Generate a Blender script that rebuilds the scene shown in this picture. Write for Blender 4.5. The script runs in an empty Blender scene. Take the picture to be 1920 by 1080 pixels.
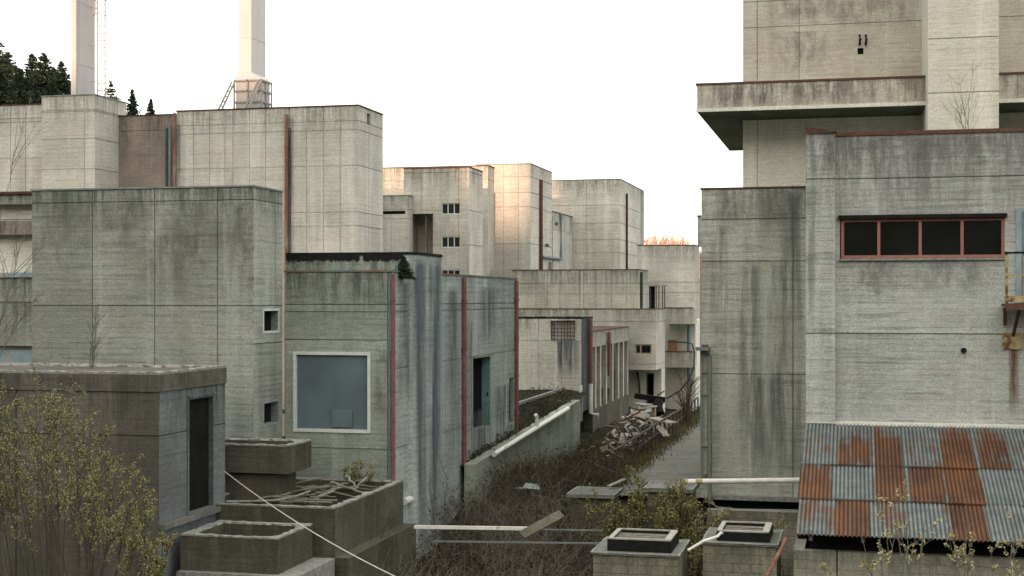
import bpy, math, random
from mathutils import Vector
PI = math.pi
S = bpy.context.scene
COL = S.collection

# ------------------------------------------------------------------ camera
H = 6.2                       # eye height above the service road
FPX = 2667.0                  # 50 mm lens, in pixels of a 1920 wide frame
TH = math.radians(13.5)       # camera turned left of the buildings' grid
ct, st = math.cos(TH), math.sin(TH); tt = st / ct
cam = bpy.data.cameras.new('camera'); camo = bpy.data.objects.new('camera', cam); COL.objects.link(camo)
cam.lens = 50; cam.sensor_width = 36; cam.clip_end = 3000; cam.shift_y = 20 / 1920
camo.location = (0, 0, H); camo.rotation_euler = (PI / 2, 0, TH)
S.camera = camo

# ------------------------------------------------------------------ light
SUN_EL = math.radians(10.0); SUN_AZ = math.radians(-6.0)   # low sun behind the camera
sdir = Vector((-math.sin(SUN_AZ) * math.cos(SUN_EL), -math.cos(SUN_AZ) * math.cos(SUN_EL), math.sin(SUN_EL)))
sun = bpy.data.lights.new('sun', 'SUN'); suno = bpy.data.objects.new('sun', sun); COL.objects.link(suno)
sun.energy = 2.7; sun.angle = math.radians(0.5); sun.color = (1.0, 0.62, 0.40)
suno.rotation_euler = sdir.to_track_quat('Z', 'Y').to_euler(); suno.location = (0, -20, 60)
W = bpy.data.worlds.new('World'); S.world = W; W.use_nodes = True
wn = W.node_tree.nodes; wl = W.node_tree.links
bg = wn['Background']; sky = wn.new('ShaderNodeTexSky'); sky.sky_type = 'NISHITA'; sky.sun_disc = False
sky.sun_elevation = SUN_EL; sky.sun_rotation = PI + SUN_AZ; sky.dust_density = 3.0; sky.air_density = 1.0
hs = wn.new('ShaderNodeMix'); hs.data_type = 'RGBA'; hs.inputs[0].default_value = 0.72
hs.inputs[7].default_value = (7.4, 7.25, 6.75, 1)          # thin high cloud over the sky
wl.new(sky.outputs[0], hs.inputs[6]); wl.new(hs.outputs[2], bg.inputs[0]); bg.inputs[1].default_value = 0.125
S.view_settings.view_transform = 'Standard'; S.view_settings.look = 'None'
S.view_settings.exposure = 1.52; S.view_settings.gamma = 1.0

# ------------------------------------------------------------------ measuring helpers (surveyed from the picture)
def uu(x): return (x - 960) / FPX
def rat(x): u = uu(x); return (u - tt) / (1 + u * tt)
def gx(x, Y): return rat(x) * Y
def gy(x, X): return X / rat(x)
def gz(x, y, Y): return H + (560 - y) / FPX * Y / (ct + uu(x) * st)
def P(x, y, Y): return Vector((gx(x, Y), Y, gz(x, y, Y)))
def PX(x, y, X): Y = gy(x, X); return Vector((X, Y, gz(x, y, Y)))
def PG(x, y, z):
    d = FPX * (z - H) / (560 - y); Y = d * (ct + uu(x) * st); return Vector((gx(x, Y), Y, z))

# ------------------------------------------------------------------ mesh builder
WORLD = {}
class MB:
    def __init__(s): s.v = []; s.f = []; s.m = []; s.t = []; s.zt = None
    def q(s, *p, m=0, t=1.0):
        n = len(s.v); s.v += [tuple(a) for a in p]; s.f.append(tuple(range(n, n + len(p)))); s.m.append(m); s.t.append(t)
    def box(s, x0, x1, y0, y1, z0, z1, m=0, t=1.0, top=True, bot=True):
        a = [(x0, y0, z0), (x1, y0, z0), (x1, y1, z0), (x0, y1, z0), (x0, y0, z1), (x1, y0, z1), (x1, y1, z1), (x0, y1, z1)]
        fs = [(0, 1, 5, 4), (1, 2, 6, 5), (2, 3, 7, 6), (3, 0, 4, 7)]
        if top: fs.append((4, 5, 6, 7))
        if bot: fs.append((3, 2, 1, 0))
        for f in fs: s.q(*[a[i] for i in f], m=m, t=t)
    def bar(s, a, b, w, h=None, m=0, t=1.0, up=(0, 0, 1)):
        a = Vector(a); b = Vector(b); h = h or w; d = (b - a).normalized(); u = Vector(up)
        if abs(d.dot(u)) > .98: u = Vector((0, 1, 0))
        r = d.cross(u).normalized(); u = r.cross(d).normalized(); r = r * (w / 2); u = u * (h / 2)
        c = [[p - r - u, p + r - u, p + r + u, p - r + u] for p in (a, b)]
        for i in range(4): j = (i + 1) % 4; s.q(c[0][i], c[0][j], c[1][j], c[1][i], m=m, t=t)
        s.q(*c[0], m=m, t=t); s.q(*c[1], m=m, t=t)
    def tube(s, pts, r, n=6, m=0, t=1.0, cap=True):
        pts = [Vector(p) for p in pts]; rs = r if isinstance(r, (list, tuple)) else [r] * len(pts)
        base = len(s.v); k = len(pts)
        for i, p in enumerate(pts):
            d = (pts[min(i + 1, k - 1)] - pts[max(i - 1, 0)])
            if d.length < 1e-9: d = Vector((0, 0, 1))
            d.normalize(); u = Vector((0, 0, 1)) if abs(d.z) < .9 else Vector((0, 1, 0))
            a = d.cross(u).normalized(); b = d.cross(a)
            for j in range(n):
                g = 2 * PI * j / n; s.v.append(tuple(p + a * (rs[i] * math.cos(g)) + b * (rs[i] * math.sin(g))))
        for i in range(k - 1):
            for j in range(n):
                jj = (j + 1) % n
                s.f.append((base + i * n + j, base + i * n + jj, base + (i + 1) * n + jj, base + (i + 1) * n + j)); s.m.append(m); s.t.append(t)
        if cap and n > 3:
            s.f.append(tuple(base + j for j in range(n))); s.m.append(m); s.t.append(t)
            s.f.append(tuple(base + (k - 1) * n + j for j in range(n))); s.m.append(m); s.t.append(t)
    def build(s, name, mats, parent=None, smooth=False):
        me = bpy.data.meshes.new(name)
        vs = [Vector(v) for v in s.v]; zt = s.zt if s.zt is not None else max(v.z for v in vs)
        off = Vector((0, 0, 0))
        if parent is None:
            xs = [v.x for v in vs]; ys = [v.y for v in vs]
            off = Vector(((min(xs) + max(xs)) / 2, (min(ys) + max(ys)) / 2, min(v.z for v in vs)))
        me.from_pydata([tuple(v - off) for v in vs], [], s.f)
        if not isinstance(mats, (list, tuple)): mats = [mats]
        for m in mats: me.materials.append(m)
        me.polygons.foreach_set('material_index', s.m)
        at = me.attributes.new('tone', 'FLOAT', 'FACE'); at.data.foreach_set('value', s.t)
        uv = me.uv_layers.new(name='uv').data; arr = [0.0] * (2 * len(me.loops))
        for p in me.polygons:
            n = p.normal; ax = abs(n.x); ay = abs(n.y); az = abs(n.z)
            for li in p.loop_indices:
                w = vs[me.loops[li].vertex_index]
                if az > .75: a = (w.x, w.y + 0.37)
                elif ay >= ax: a = (w.x, zt - w.z)
                else: a = (w.y, zt - w.z)
                arr[2 * li] = a[0]; arr[2 * li + 1] = a[1]
        uv.foreach_set('uv', arr)
        if smooth: me.polygons.foreach_set('use_smooth', [True] * len(me.polygons))
        o = bpy.data.objects.new(name, me); COL.objects.link(o)
        if parent is not None:
            o.parent = parent; o.location = -WORLD[parent.name]; WORLD[o.name] = Vector((0, 0, 0))
        else:
            o.location = off; WORLD[o.name] = off
        return o

def thing(name, label, cat, loc, group=None):
    o = bpy.data.objects.new(name, None); COL.objects.link(o); o.location = loc; o.empty_display_size = .3
    o['label'] = label; o['category'] = cat
    if group: o['group'] = group
    WORLD[o.name] = Vector(loc); return o
def tag(o, label, cat, group=None):
    o['label'] = label; o['category'] = cat
    if group: o['group'] = group
    return o
def struct(o, kind='structure', label=None, cat=None):
    o['kind'] = kind
    if label: o['label'] = label
    if cat: o['category'] = cat
    return o

# ------------------------------------------------------------------ materials
def newmat(name):
    m = bpy.data.materials.new(name); m.use_nodes = True; nt = m.node_tree
    return m, nt, nt.nodes, nt.links, nt.nodes['Principled BSDF']
def ramp(n, l, src, a, b, ca=(0, 0, 0, 1), cb=(1, 1, 1, 1)):
    r = n.new('ShaderNodeValToRGB'); r.color_ramp.elements[0].position = a; r.color_ramp.elements[1].position = b
    r.color_ramp.elements[0].color = ca; r.color_ramp.elements[1].color = cb; l.new(src, r.inputs[0]); return r.outputs[0]
def mth(n, l, op, a, b=None, clamp=False):
    k = n.new('ShaderNodeMath'); k.operation = op; k.use_clamp = clamp
    for i, x in enumerate((a, b)):
        if x is None: continue
        if isinstance(x, (int, float)): k.inputs[i].default_value = x
        else: l.new(x, k.inputs[i])
    return k.outputs[0]
def mixc(n, l, f, a, b, mode='MIX'):
    k = n.new('ShaderNodeMix'); k.data_type = 'RGBA'; k.blend_type = mode
    for i, x in ((0, f), (6, a), (7, b)):
        if isinstance(x, (int, float)): k.inputs[i].default_value = x
        elif isinstance(x, tuple): k.inputs[i].default_value = x if len(x) == 4 else (*x, 1)
        else: l.new(x, k.inputs[i])
    return k.outputs[2]
def noise(n, l, vec, scale, detail=4, rough=.55, dist=0):
    k = n.new('ShaderNodeTexNoise'); k.inputs['Scale'].default_value = scale; k.inputs['Detail'].default_value = detail
    k.inputs['Roughness'].default_value = rough; k.inputs['Distortion'].default_value = dist; l.new(vec, k.inputs['Vector']); return k.outputs[0]

def concrete(name, base, dark=.25, streak=.6, fade=1.6, board=.1, boardh=.14, blotch=.25, stain=.35, tint=(.9, .82, .80), tintf=.25,
             wet=(.30, .33, .30), green=0.0, crack=.35, seed=0.0, block=False, rust=0.0, grit=.17):
    m, nt, n, l, b = newmat(name)
    uv = n.new('ShaderNodeUVMap'); uv.uv_map = 'uv'
    sp = n.new('ShaderNodeSeparateXYZ'); l.new(uv.outputs[0], sp.inputs[0]); U, V = sp.outputs[0], sp.outputs[1]
    def vec(su, sv, w=0.0):
        c = n.new('ShaderNodeCombineXYZ'); l.new(mth(n, l, 'MULTIPLY', U, su), c.inputs[0]); l.new(mth(n, l, 'MULTIPLY', V, sv), c.inputs[1])
        c.inputs[2].default_value = seed + w; return c.outputs[0]
    at = n.new('ShaderNodeAttribute'); at.attribute_name = 'tone'
    base4 = (*base, 1)
    # large clouds of tone
    c = mixc(n, l, ramp(n, l, noise(n, l, vec(.35, .35), 1, 6, .62), .40, .60), base4, tuple(x * (1 - blotch) for x in base))
    c = mixc(n, l, mth(n, l, 'MULTIPLY', ramp(n, l, noise(n, l, vec(.5, .8, 3), 1, 5, .6), .47, .60), tintf), c, mixc(n, l, 1.0, c, tint, 'MULTIPLY'))
    # boards / blocks
    br = n.new('ShaderNodeTexBrick'); l.new(vec(1, 1), br.inputs['Vector']); br.inputs['Scale'].default_value = 1
    if block:
        br.inputs['Brick Width'].default_value = .4; br.inputs['Row Height'].default_value = .2; br.inputs['Mortar Size'].default_value = .006
    else:
        br.inputs['Brick Width'].default_value = 9.3; br.inputs['Row Height'].default_value = boardh; br.inputs['Mortar Size'].default_value = .007
        br.offset = .37; br.offset_frequency = 3
    br.inputs['Mortar Smooth'].default_value = .3
    br.inputs['Color1'].default_value = (1, 1, 1, 1); board = board * (1 if block else .62); g = 1 - board; br.inputs['Color2'].default_value = (g, g, g, 1); g2 = max(0, 1 - board * (6 if block else 2.6)); br.inputs['Mortar'].default_value = (g2, g2, g2, 1)
    c = mixc(n, l, 1.0, c, br.outputs[0], 'MULTIPLY')
    # broken horizontal lines between boards
    row = noise(n, l, vec(.45, 11, 7), 1, 4, .5)
    c = mixc(n, l, mth(n, l, 'MULTIPLY', ramp(n, l, mth(n, l, 'ADD', row, mth(n, l, 'MULTIPLY', mth(n, l, 'SUBTRACT', noise(n, l, vec(.3, .35, 8), 1, 4, .6), .5), .7)), .58, .64), crack), c, tuple(x * .42 for x in base))
    # broad vertical runs of damp
    run = mth(n, l, 'MULTIPLY', ramp(n, l, noise(n, l, vec(.9, .05, 11), 1, 6, .62, .2), .48, .62), stain)
    c = mixc(n, l, run, c, tuple(base[i] * wet[i] * 1.6 for i in range(3)))
    # pale runs
    c = mixc(n, l, mth(n, l, 'MULTIPLY', ramp(n, l, noise(n, l, vec(1.3, .09, 17), 1, 6, .65), .52, .62), .35), c, tuple(min(1, x * 1.25) for x in base))
    # streaks below the coping, broken into fine runs
    fd = mth(n, l, 'SUBTRACT', 1.0, mth(n, l, 'DIVIDE', V, fade), True)
    fd = mth(n, l, 'MULTIPLY', fd, mth(n, l, 'ADD', .5, mth(n, l, 'MULTIPLY', noise(n, l, vec(.5, .02, 21), 1, 2), 1.0)))
    sk = mth(n, l, 'ADD', ramp(n, l, noise(n, l, vec(7, .5, 5), 1, 6, .75), .44, .58), ramp(n, l, noise(n, l, vec(1.6, .5, 6), 1, 6, .75), .44, .60))
    sk = mth(n, l, 'MULTIPLY', mth(n, l, 'MULTIPLY', sk, fd), streak, True)
    c = mixc(n, l, sk, c, tuple(base[i] * wet[i] for i in range(3)))
    if green > 0:
        gm = mth(n, l, 'MULTIPLY', ramp(n, l, noise(n, l, vec(1.1, 1.0, 31), 1, 7, .7), .44, .60), green)
        c = mixc(n, l, gm, c, (base[0] * .38, base[1] * .42, base[2] * .22))
    if rust > 0:
        rm = mth(n, l, 'MULTIPLY', ramp(n, l, noise(n, l, vec(1.6, .3, 41), 1, 6, .7), .54, .63), rust)
        c = mixc(n, l, rm, c, (base[0] * .62, base[1] * .36, base[2] * .26))
    # grit
    gr = noise(n, l, vec(*((9, 9) if block else (3.2, 15)), 2), 1, 8, .72)
    c = mixc(n, l, 1.0, c, ramp(n, l, gr, .32, .68, (1 - grit, 1 - grit, 1 - grit, 1), (1 + grit * .8, 1 + grit * .8, 1 + grit * .8, 1)), 'MULTIPLY')
    fg = noise(n, l, vec(26, 26, 13), 1, 4, .8)
    c = mixc(n, l, 1.0, c, ramp(n, l, fg, .30, .70, (.64, .64, .64, 1), (1.32, 1.32, 1.32, 1)), 'MULTIPLY')
    pit = ramp(n, l, noise(n, l, vec(4.5, 7.5, 9), 1, 5, .7), .62, .66)
    c = mixc(n, l, mth(n, l, 'MULTIPLY', pit, dark), c, tuple(x * .3 for x in base))
    tn = n.new('ShaderNodeCombineColor')
    for i in range(3): l.new(at.outputs['Fac'], tn.inputs[i])
    c = mixc(n, l, 1.0, c, tn.outputs[0], 'MULTIPLY')
    l.new(c, b.inputs['Base Color']); b.inputs['Roughness'].default_value = .92; b.inputs['Specular IOR Level'].default_value = .2
    bp = n.new('ShaderNodeBump'); bp.inputs['Strength'].default_value = .5; bp.inputs['Distance'].default_value = .03
    hh = mth(n, l, 'ADD', mth(n, l, 'MULTIPLY', gr, .8), mth(n, l, 'MULTIPLY', row, -.3)); hh = mth(n, l, 'ADD', hh, mth(n, l, 'MULTIPLY', br.outputs['Fac'], -.35))
    l.new(hh, bp.inputs['Height']); l.new(bp.outputs[0], b.inputs['Normal'])
    return m

def simple(name, base, rough=.7, var=.25, scale=6, metal=0.0, second=None, lo=.45, hi=.65, stretch=(1, 1, 1), spec=.4):
    m, nt, n, l, b = newmat(name)
    tc = n.new('ShaderNodeTexCoord'); mp = n.new('ShaderNodeMapping'); l.new(tc.outputs['Object'], mp.inputs[0]); mp.inputs['Scale'].default_value = stretch
    c = mixc(n, l, ramp(n, l, noise(n, l, mp.outputs[0], scale, 6, .65), .3, .7), tuple(x * (1 - var) for x in base), tuple(min(1, x * (1 + var)) for x in base))
    if second: c = mixc(n, l, ramp(n, l, noise(n, l, mp.outputs[0], scale * .45, 6, .7), lo, hi), c, second)
    l.new(c, b.inputs['Base Color']); b.inputs['Roughness'].default_value = rough; b.inputs['Metallic'].default_value = metal
    b.inputs['Specular IOR Level'].default_value = spec
    return m

M = {}
M['L3'] = concrete('weathered concrete pale', (.56, .54, .485), streak=.5, fade=1.5, board=.10, boardh=.2, blotch=.16, stain=.20, crack=.22, tint=(.95, .86, .82), tintf=.35, seed=1.1)
M['L1'] = concrete('weathered concrete grey', (.34, .36, .315), streak=.75, fade=1.1, board=.16, blotch=.22, stain=.30, crack=.5, tint=(.92, .80, .80), tintf=.5, seed=2.3)
M['L2'] = concrete('weathered concrete cool', (.34, .375, .33), streak=.8, fade=1.5, board=.13, blotch=.22, stain=.45, crack=.4, seed=3.7, green=.12)
M['L2s'] = concrete('board marked concrete cool', (.39, .44, .415), streak=.35, fade=1.2, board=.16, boardh=.17, blotch=.2, stain=.5, wet=(.30, .34, .38), crack=.45, seed=4.7)
M['col'] = concrete('damp stained pilaster concrete', (.16, .178, .178), streak=.9, fade=14, board=.08, blotch=.5, stain=.9, wet=(.25, .3, .38), crack=.3, seed=5.2)
M['bunker'] = concrete('mossy dark concrete', (.155, .142, .12), streak=.5, fade=2.5, board=.1, blotch=.4, stain=.5, green=.25, crack=.25, tint=(.95, .85, .8), seed=6.1)
M['bunker_side'] = concrete('damp blue grey concrete', (.165, .182, .186), streak=.6, fade=2.5, board=.14, blotch=.3, stain=.4, crack=.35, seed=6.6)
M['trough'] = concrete('algae covered concrete', (.125, .118, .09), streak=.4, fade=1.5, board=.12, blotch=.45, stain=.5, green=.35, crack=.2, seed=7.1)
M['rim'] = simple('broken concrete edge', (.20, .20, .18), .95, .5, 9)
M['M'] = concrete('weathered concrete far', (.53, .515, .465), streak=.55, fade=1.4, board=.08, boardh=.25, blotch=.2, stain=.3, crack=.25, tint=(.93, .84, .80), tintf=.4, seed=8.4, rust=.06)
M['Mgrid'] = concrete('smooth panel concrete', (.44, .425, .385), streak=.2, fade=1.0, board=.03, boardh=.5, blotch=.1, stain=.14, crack=.1, seed=9.4)
M['Mlow'] = concrete('rust spotted concrete', (.42, .42, .37), streak=.6, fade=1.6, board=.05, boardh=.25, blotch=.2, stain=.35, crack=.3, seed=10.1, rust=.3)
M['pink'] = concrete('pinkish damp concrete', (.30, .255, .22), streak=.5, fade=3, board=.08, blotch=.25, stain=.3, crack=.3, seed=11.2)
M['R1'] = concrete('board formed concrete', (.43, .455, .415), streak=.9, fade=2.8, board=.17, boardh=.155, blotch=.2, stain=.22, crack=.55, tint=(.86, .76, .80), tintf=.5, wet=(.42, .40, .42), seed=12.3)
M['R2'] = concrete('stained green grey concrete', (.43, .445, .385), streak=.75, fade=1.9, board=.12, boardh=.155, blotch=.2, stain=.30, wet=(.42, .44, .42), crack=.5, rust=.10, seed=13.7)
M['R3'] = concrete('cream weathered concrete', (.52, .495, .42), streak=.4, fade=2.0, board=.10, boardh=.18, blotch=.14, stain=.16, tint=(.90, .80, .80), tintf=.5, crack=.2, seed=14.9)
M['R3low'] = concrete('clean cream concrete', (.66, .645, .57), streak=.1, board=.03, blotch=.08, stain=.08, crack=.08, tintf=.1, seed=15.9)
M['pier'] = concrete('plain cream concrete', (.56, .535, .46), streak=.3, fade=3, board=.08, boardh=.18, blotch=.12, stain=.14, crack=.2, tintf=.3, seed=21.9)
M['R3slab'] = concrete('streaked cream concrete', (.52, .495, .42), streak=1.0, fade=1.5, board=.08, boardh=.18, blotch=.15, stain=.25, wet=(.40, .36, .36), tint=(.8, .7, .7), crack=.2, seed=16.4)
M['soffit'] = concrete('dark green soffit concrete', (.10, .12, .085), streak=.2, board=.06, blotch=.3, stain=.3, green=.4, seed=17.4)  # underside far darker and greener than the slab's sides
M['cmu'] = concrete('grey block masonry', (.27, .255, .20), streak=.5, fade=.8, board=.15, blotch=.35, stain=.45, crack=.0, green=.22, block=True, seed=18.4)
M['cmu2'] = concrete('pale block masonry', (.35, .34, .28), streak=.4, fade=.6, board=.12, blotch=.25, stain=.3, crack=.0, green=.2, block=True, seed=19.4)
M['dark'] = simple('dark interior', (.012, .012, .012), .95, .3, 2, spec=.05)  # near-black stands in for the unlit depth behind shallow openings
M['tar'] = simple('tar felt', (.012, .012, .012), .9, .4, 6, spec=.1)
M['rust'] = simple('rusted steel', (.105, .048, .032), .85, .45, 8, second=(.10, .07, .06, 1), spec=.2)
M['rustdark'] = simple('dark rusted flashing', (.075, .035, .026), .85, .4, 5, spec=.2)
M['redpipe'] = simple('faded red painted pipe', (.17, .065, .058), .6, .3, 5, second=(.20, .13, .14, 1), lo=.55, hi=.75, stretch=(1, 1, .5))
M['rustpipe'] = simple('rusty drainpipe', (.17, .075, .048), .7, .35, 5, second=(.40, .28, .22, 1), lo=.5, hi=.7, stretch=(1, 1, .3))
M['bluepipe'] = simple('galvanised pipe', (.13, .17, .19), .55, .3, 5, second=(.2, .12, .09, 1), lo=.6, hi=.72)
M['darkpipe'] = simple('dark iron pipe', (.03, .032, .034), .6, .3, 6)
M['tealcap'] = simple('verdigris flashing', (.10, .14, .14), .7, .3, 3, second=(.17, .08, .045, 1), lo=.5, hi=.58)
M['zinc'] = simple('weathered zinc flashing', (.17, .20, .19), .65, .3, 3)
M['white'] = simple('white plastic pipe', (.62, .61, .56), .45, .15, 5, second=(.33, .28, .2, 1), lo=.62, hi=.72)
M['whitepaint'] = simple('white window frame paint', (.52, .56, .52), .7, .15, 6)
M['redframe'] = simple('faded red window frame', (.27, .115, .09), .6, .15, 6)
M['lightblue'] = simple('pale blue painted wood', (.22, .29, .31), .6, .2, 4, second=(.35, .3, .24, 1), lo=.58, hi=.66)
M['teal'] = simple('turquoise paint', (.11, .23, .215), .55, .25, 4, second=(.05, .13, .12, 1), lo=.55, hi=.7)
M['ochre'] = simple('ochre painted rusty steel', (.34, .27, .14), .7, .25, 6, second=(.12, .05, .02, 1), lo=.52, hi=.62)
M['chim'] = simple('white painted steel chimney', (.34, .34, .345), .55, .08, 1.5, stretch=(1, 1, .3))
M['chimg'] = simple('grey painted steel', (.20, .20, .19), .6, .15, 3)
M['galv'] = simple('galvanised angle iron', (.115, .145, .14), .6, .3, 7, second=(.18, .17, .13, 1))
M['asbest'] = simple('cream fibre board', (.30, .29, .25), .8, .3, 6)
M['wood'] = simple('grey weathered timber', (.16, .145, .12), .9, .4, 5, stretch=(1, 1, 1))
M['paledebris'] = simple('pale plaster board', (.27, .26, .235), .9, .5, 7)
M['tanboard'] = simple('tan fibre board', (.34, .28, .21), .9, .15, 4)
M['orangeboard'] = simple('orange plywood board', (.30, .16, .08), .8, .2, 4)
M['black'] = simple('blackened steel', (.010, .010, .010), .6, .5, 8, spec=.1)
M['cable'] = simple('white cable sheath', (.52, .50, .46), .6, .15, 3)
M['steel'] = simple('rusty railing steel', (.05, .036, .03), .8, .3, 6)
M['slabtop'] = concrete('lichened slab', (.19, .195, .175), streak=.1, board=.0, blotch=.35, stain=.1, green=.35, crack=.0, seed=20.4)

def glass(name, base, rough=.12, spec=.5, noise_s=1.2, var=.5, grad=None):
    m, nt, n, l, b = newmat(name)
    tc = n.new('ShaderNodeTexCoord')
    c = mixc(n, l, ramp(n, l, noise(n, l, tc.outputs['Object'], noise_s, 5, .6), .3, .7), tuple(x * (1 - var) for x in base), tuple(x * (1 + var) for x in base))
    l.new(c, b.inputs['Base Color']); b.inputs['Roughness'].default_value = rough; b.inputs['Specular IOR Level'].default_value = spec
    bp = n.new('ShaderNodeBump'); bp.inputs['Strength'].default_value = .08; l.new(noise(n, l, tc.outputs['Object'], .8, 2), bp.inputs['Height']); l.new(bp.outputs[0], b.inputs['Normal'])
    return m
M['glassdark'] = glass('dark window glass', (.006, .007, .007), .04, .45)
M['glassblue'] = glass('dusty blue glazing', (.100, .135, .150), .3, .4, .9, .18)

# ------------------------------------------------------------------ walls with cast joints and openings
M['glassblue2'] = glass('dusty blue glazing lighter', (.112, .145, .158), .3, .35, 1.0, .2)
def hface(mb, axis, plane, out, a0, a1, z0, z1, sa=(), sz=(), holes=(), gw=.03, gd=.018, m=0, hm=1, seed=0, tv=.07, gt=None):
    gt = (.78 if plane > 55 else .5) if gt is None else gt
    rnd = random.Random(seed * 7919 + int(plane * 13))
    A = {a0, a1}; Z = {z0, z1}
    sa = [s for s in sa if a0 + gw < s < a1 - gw]; sz = [s for s in sz if z0 + gw < s < z1 - gw]
    for s in sa: A |= {s - gw / 2, s + gw / 2}
    for s in sz: Z |= {s - gw / 2, s + gw / 2}
    for h in holes:
        A |= {h[0], h[1]}; Z |= {h[2], h[3]}
    A = sorted(a for a in A if a0 <= a <= a1); Z = sorted(z for z in Z if z0 <= z <= z1)
    tones = {}
    def off(i, j):
        a = (A[i] + A[i + 1]) / 2; z = (Z[j] + Z[j + 1]) / 2
        for h in holes:
            if h[0] < a < h[1] and h[2] < z < h[3]: return h[4], (hm if len(h) < 6 else h[5]), (1.0 if len(h) < 6 else .8)
        if any(abs(a - s) < gw / 2 for s in sa) or any(abs(z - s) < gw / 2 for s in sz): return gd, m, gt
        k = (sum(a > s for s in sa), sum(z > s for s in sz))
        if k not in tones: tones[k] = 1 + rnd.uniform(-tv, tv)
        return 0.0, m, tones[k]
    def p(a, z, o):
        q = plane - out * o
        return (a, q, z) if axis == 'Y' else (q, a, z)
    nA, nZ = len(A) - 1, len(Z) - 1
    G = [[off(i, j) for j in range(nZ)] for i in range(nA)]
    for i in range(nA):
        for j in range(nZ):
            o, mm, t = G[i][j]
            mb.q(p(A[i], Z[j], o), p(A[i + 1], Z[j], o), p(A[i + 1], Z[j + 1], o), p(A[i], Z[j + 1], o), m=mm, t=t)
            if i + 1 < nA and G[i + 1][j][0] != o:
                o2 = G[i + 1][j][0]; mb.q(p(A[i + 1], Z[j], o), p(A[i + 1], Z[j], o2), p(A[i + 1], Z[j + 1], o2), p(A[i + 1], Z[j + 1], o), m=m, t=.8)
            if j + 1 < nZ and G[i][j + 1][0] != o:
                o2 = G[i][j + 1][0]; mb.q(p(A[i], Z[j + 1], o), p(A[i + 1], Z[j + 1], o), p(A[i + 1], Z[j + 1], o2), p(A[i], Z[j + 1], o2), m=m, t=.8)

SEED = [0]
def bld(name, label, cat, Y, pl, pr, pt, zb=-1.0, side=None, Y1=None, mat='M', smat=None, fx=(), fy=(), sx=(), sy=None, fh=(), sh=(),
        cap='rustdark', caph=.05, X0=None, X1=None, Z1=None, parent=None, gw=.03, group=None, tv=.07, partname='wall', capd=.22, capo=.035):
    """a cast block: front on plane Y, its right flank seen as far as pixel column `side`"""
    SEED[0] += 1
    X0 = gx(pl, Y) if X0 is None else X0; X1 = gx(pr, Y) if X1 is None else X1
    Z1 = gz(pr, pt, Y) if Z1 is None else Z1
    if Y1 is None: Y1 = gy(side, X1)
    if parent is None: parent = thing(name, label, cat, ((X0 + X1) / 2, (Y + Y1) / 2, zb), group)
    mats = [M[mat], M['dark'], M[smat or mat]]
    mb = MB(); mb.zt = Z1
    zs = [gz(pr, y, Y) for y in fy]
    hf = [(gx(h[0], Y), gx(h[2], Y), gz(h[0], h[3], Y), gz(h[0], h[1], Y)) + tuple(h[4:]) for h in fh]
    hface(mb, 'Y', Y, -1, X0, X1, zb, Z1, [gx(x, Y) for x in fx], zs, hf, seed=SEED[0], gw=gw, tv=tv)
    zs2 = zs if sy is None else [gz(pr, y, Y) for y in sy]
    hs_ = []
    for h in sh:
        ya = gy(h[0], X1); yb = gy(h[2], X1); hs_.append((ya, yb, gz(h[0], h[3], ya), gz(h[0], h[1], ya), h[4]))
    hface(mb, 'X', X1, 1, Y, Y1, zb, Z1, [gy(x, X1) for x in sx], zs2, hs_, seed=SEED[0] + 50, gw=gw, m=2, tv=tv)
    mb.q((X0, Y, zb), (X0, Y1, zb), (X0, Y1, Z1), (X0, Y, Z1)); mb.q((X0, Y1, zb), (X1, Y1, zb), (X1, Y1, Z1), (X0, Y1, Z1))
    mb.q((X0, Y, Z1), (X1, Y, Z1), (X1, Y1, Z1), (X0, Y1, Z1))
    w = mb.build(partname, mats, parent)
    if cap:
        c = MB(); o = capo; z0 = Z1 + .003; z1 = Z1 + caph
        c.box(X0 - o, X1 + o, Y - o, Y + capd, z0, z1); c.box(X1 - capd, X1 + o, Y + capd + .002, Y1, z0, z1)
        c.box(X0 - o, X0 + capd, Y + capd + .002, Y1, z0, z1)
        c.build('coping', M[cap], parent)
    parent['X0'] = X0; parent['X1'] = X1; parent['Z1'] = Z1; parent['Y0'] = Y; parent['Y1'] = Y1
    return parent
def clean(o):
    for k in ('X0', 'X1', 'Z1', 'Y0', 'Y1'):
        if k in o: del o[k]

def window(parent, axis, plane, out, a0, a1, z0, z1, frame, fw=.06, bars=(), depth=.08, panemat='glassdark', name='window'):
    """frame with mullions, panes as its sub-parts; sits in an opening, face at plane"""
    mb = MB()
    def bx(u0, u1, w0, w1, d0, d1, mm):
        q0, q1 = sorted((plane - out * d0, plane - out * d1))
        if axis == 'Y': mm.box(u0, u1, q0, q1, w0, w1)
        else: mm.box(q0, q1, u0, u1, w0, w1)
    bx(a0, a1, z1 - fw, z1, 0, depth, mb); bx(a0, a1, z0, z0 + fw, 0, depth, mb)
    xs = [a0] + [a0 + (a1 - a0) * b for b in bars] + [a1]
    for i, x in enumerate(xs):
        l, r = (x, x + fw) if i == 0 else ((x - fw, x) if i == len(xs) - 1 else (x - fw / 2, x + fw / 2))
        bx(l, r, z0 + fw + .001, z1 - fw - .001, 0, depth, mb)
    f = mb.build(name, M[frame], parent)
    for i in range(len(xs) - 1):
        l = xs[i] + (fw if i == 0 else fw / 2) + .001; r = xs[i + 1] - (fw if i == len(xs) - 2 else fw / 2) - .001
        g = MB(); bx(l, r, z0 + fw + .001, z1 - fw - .001, depth * .6, depth * .6 + .01, g); g.build('pane', M[panemat], f)
    return f
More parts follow.
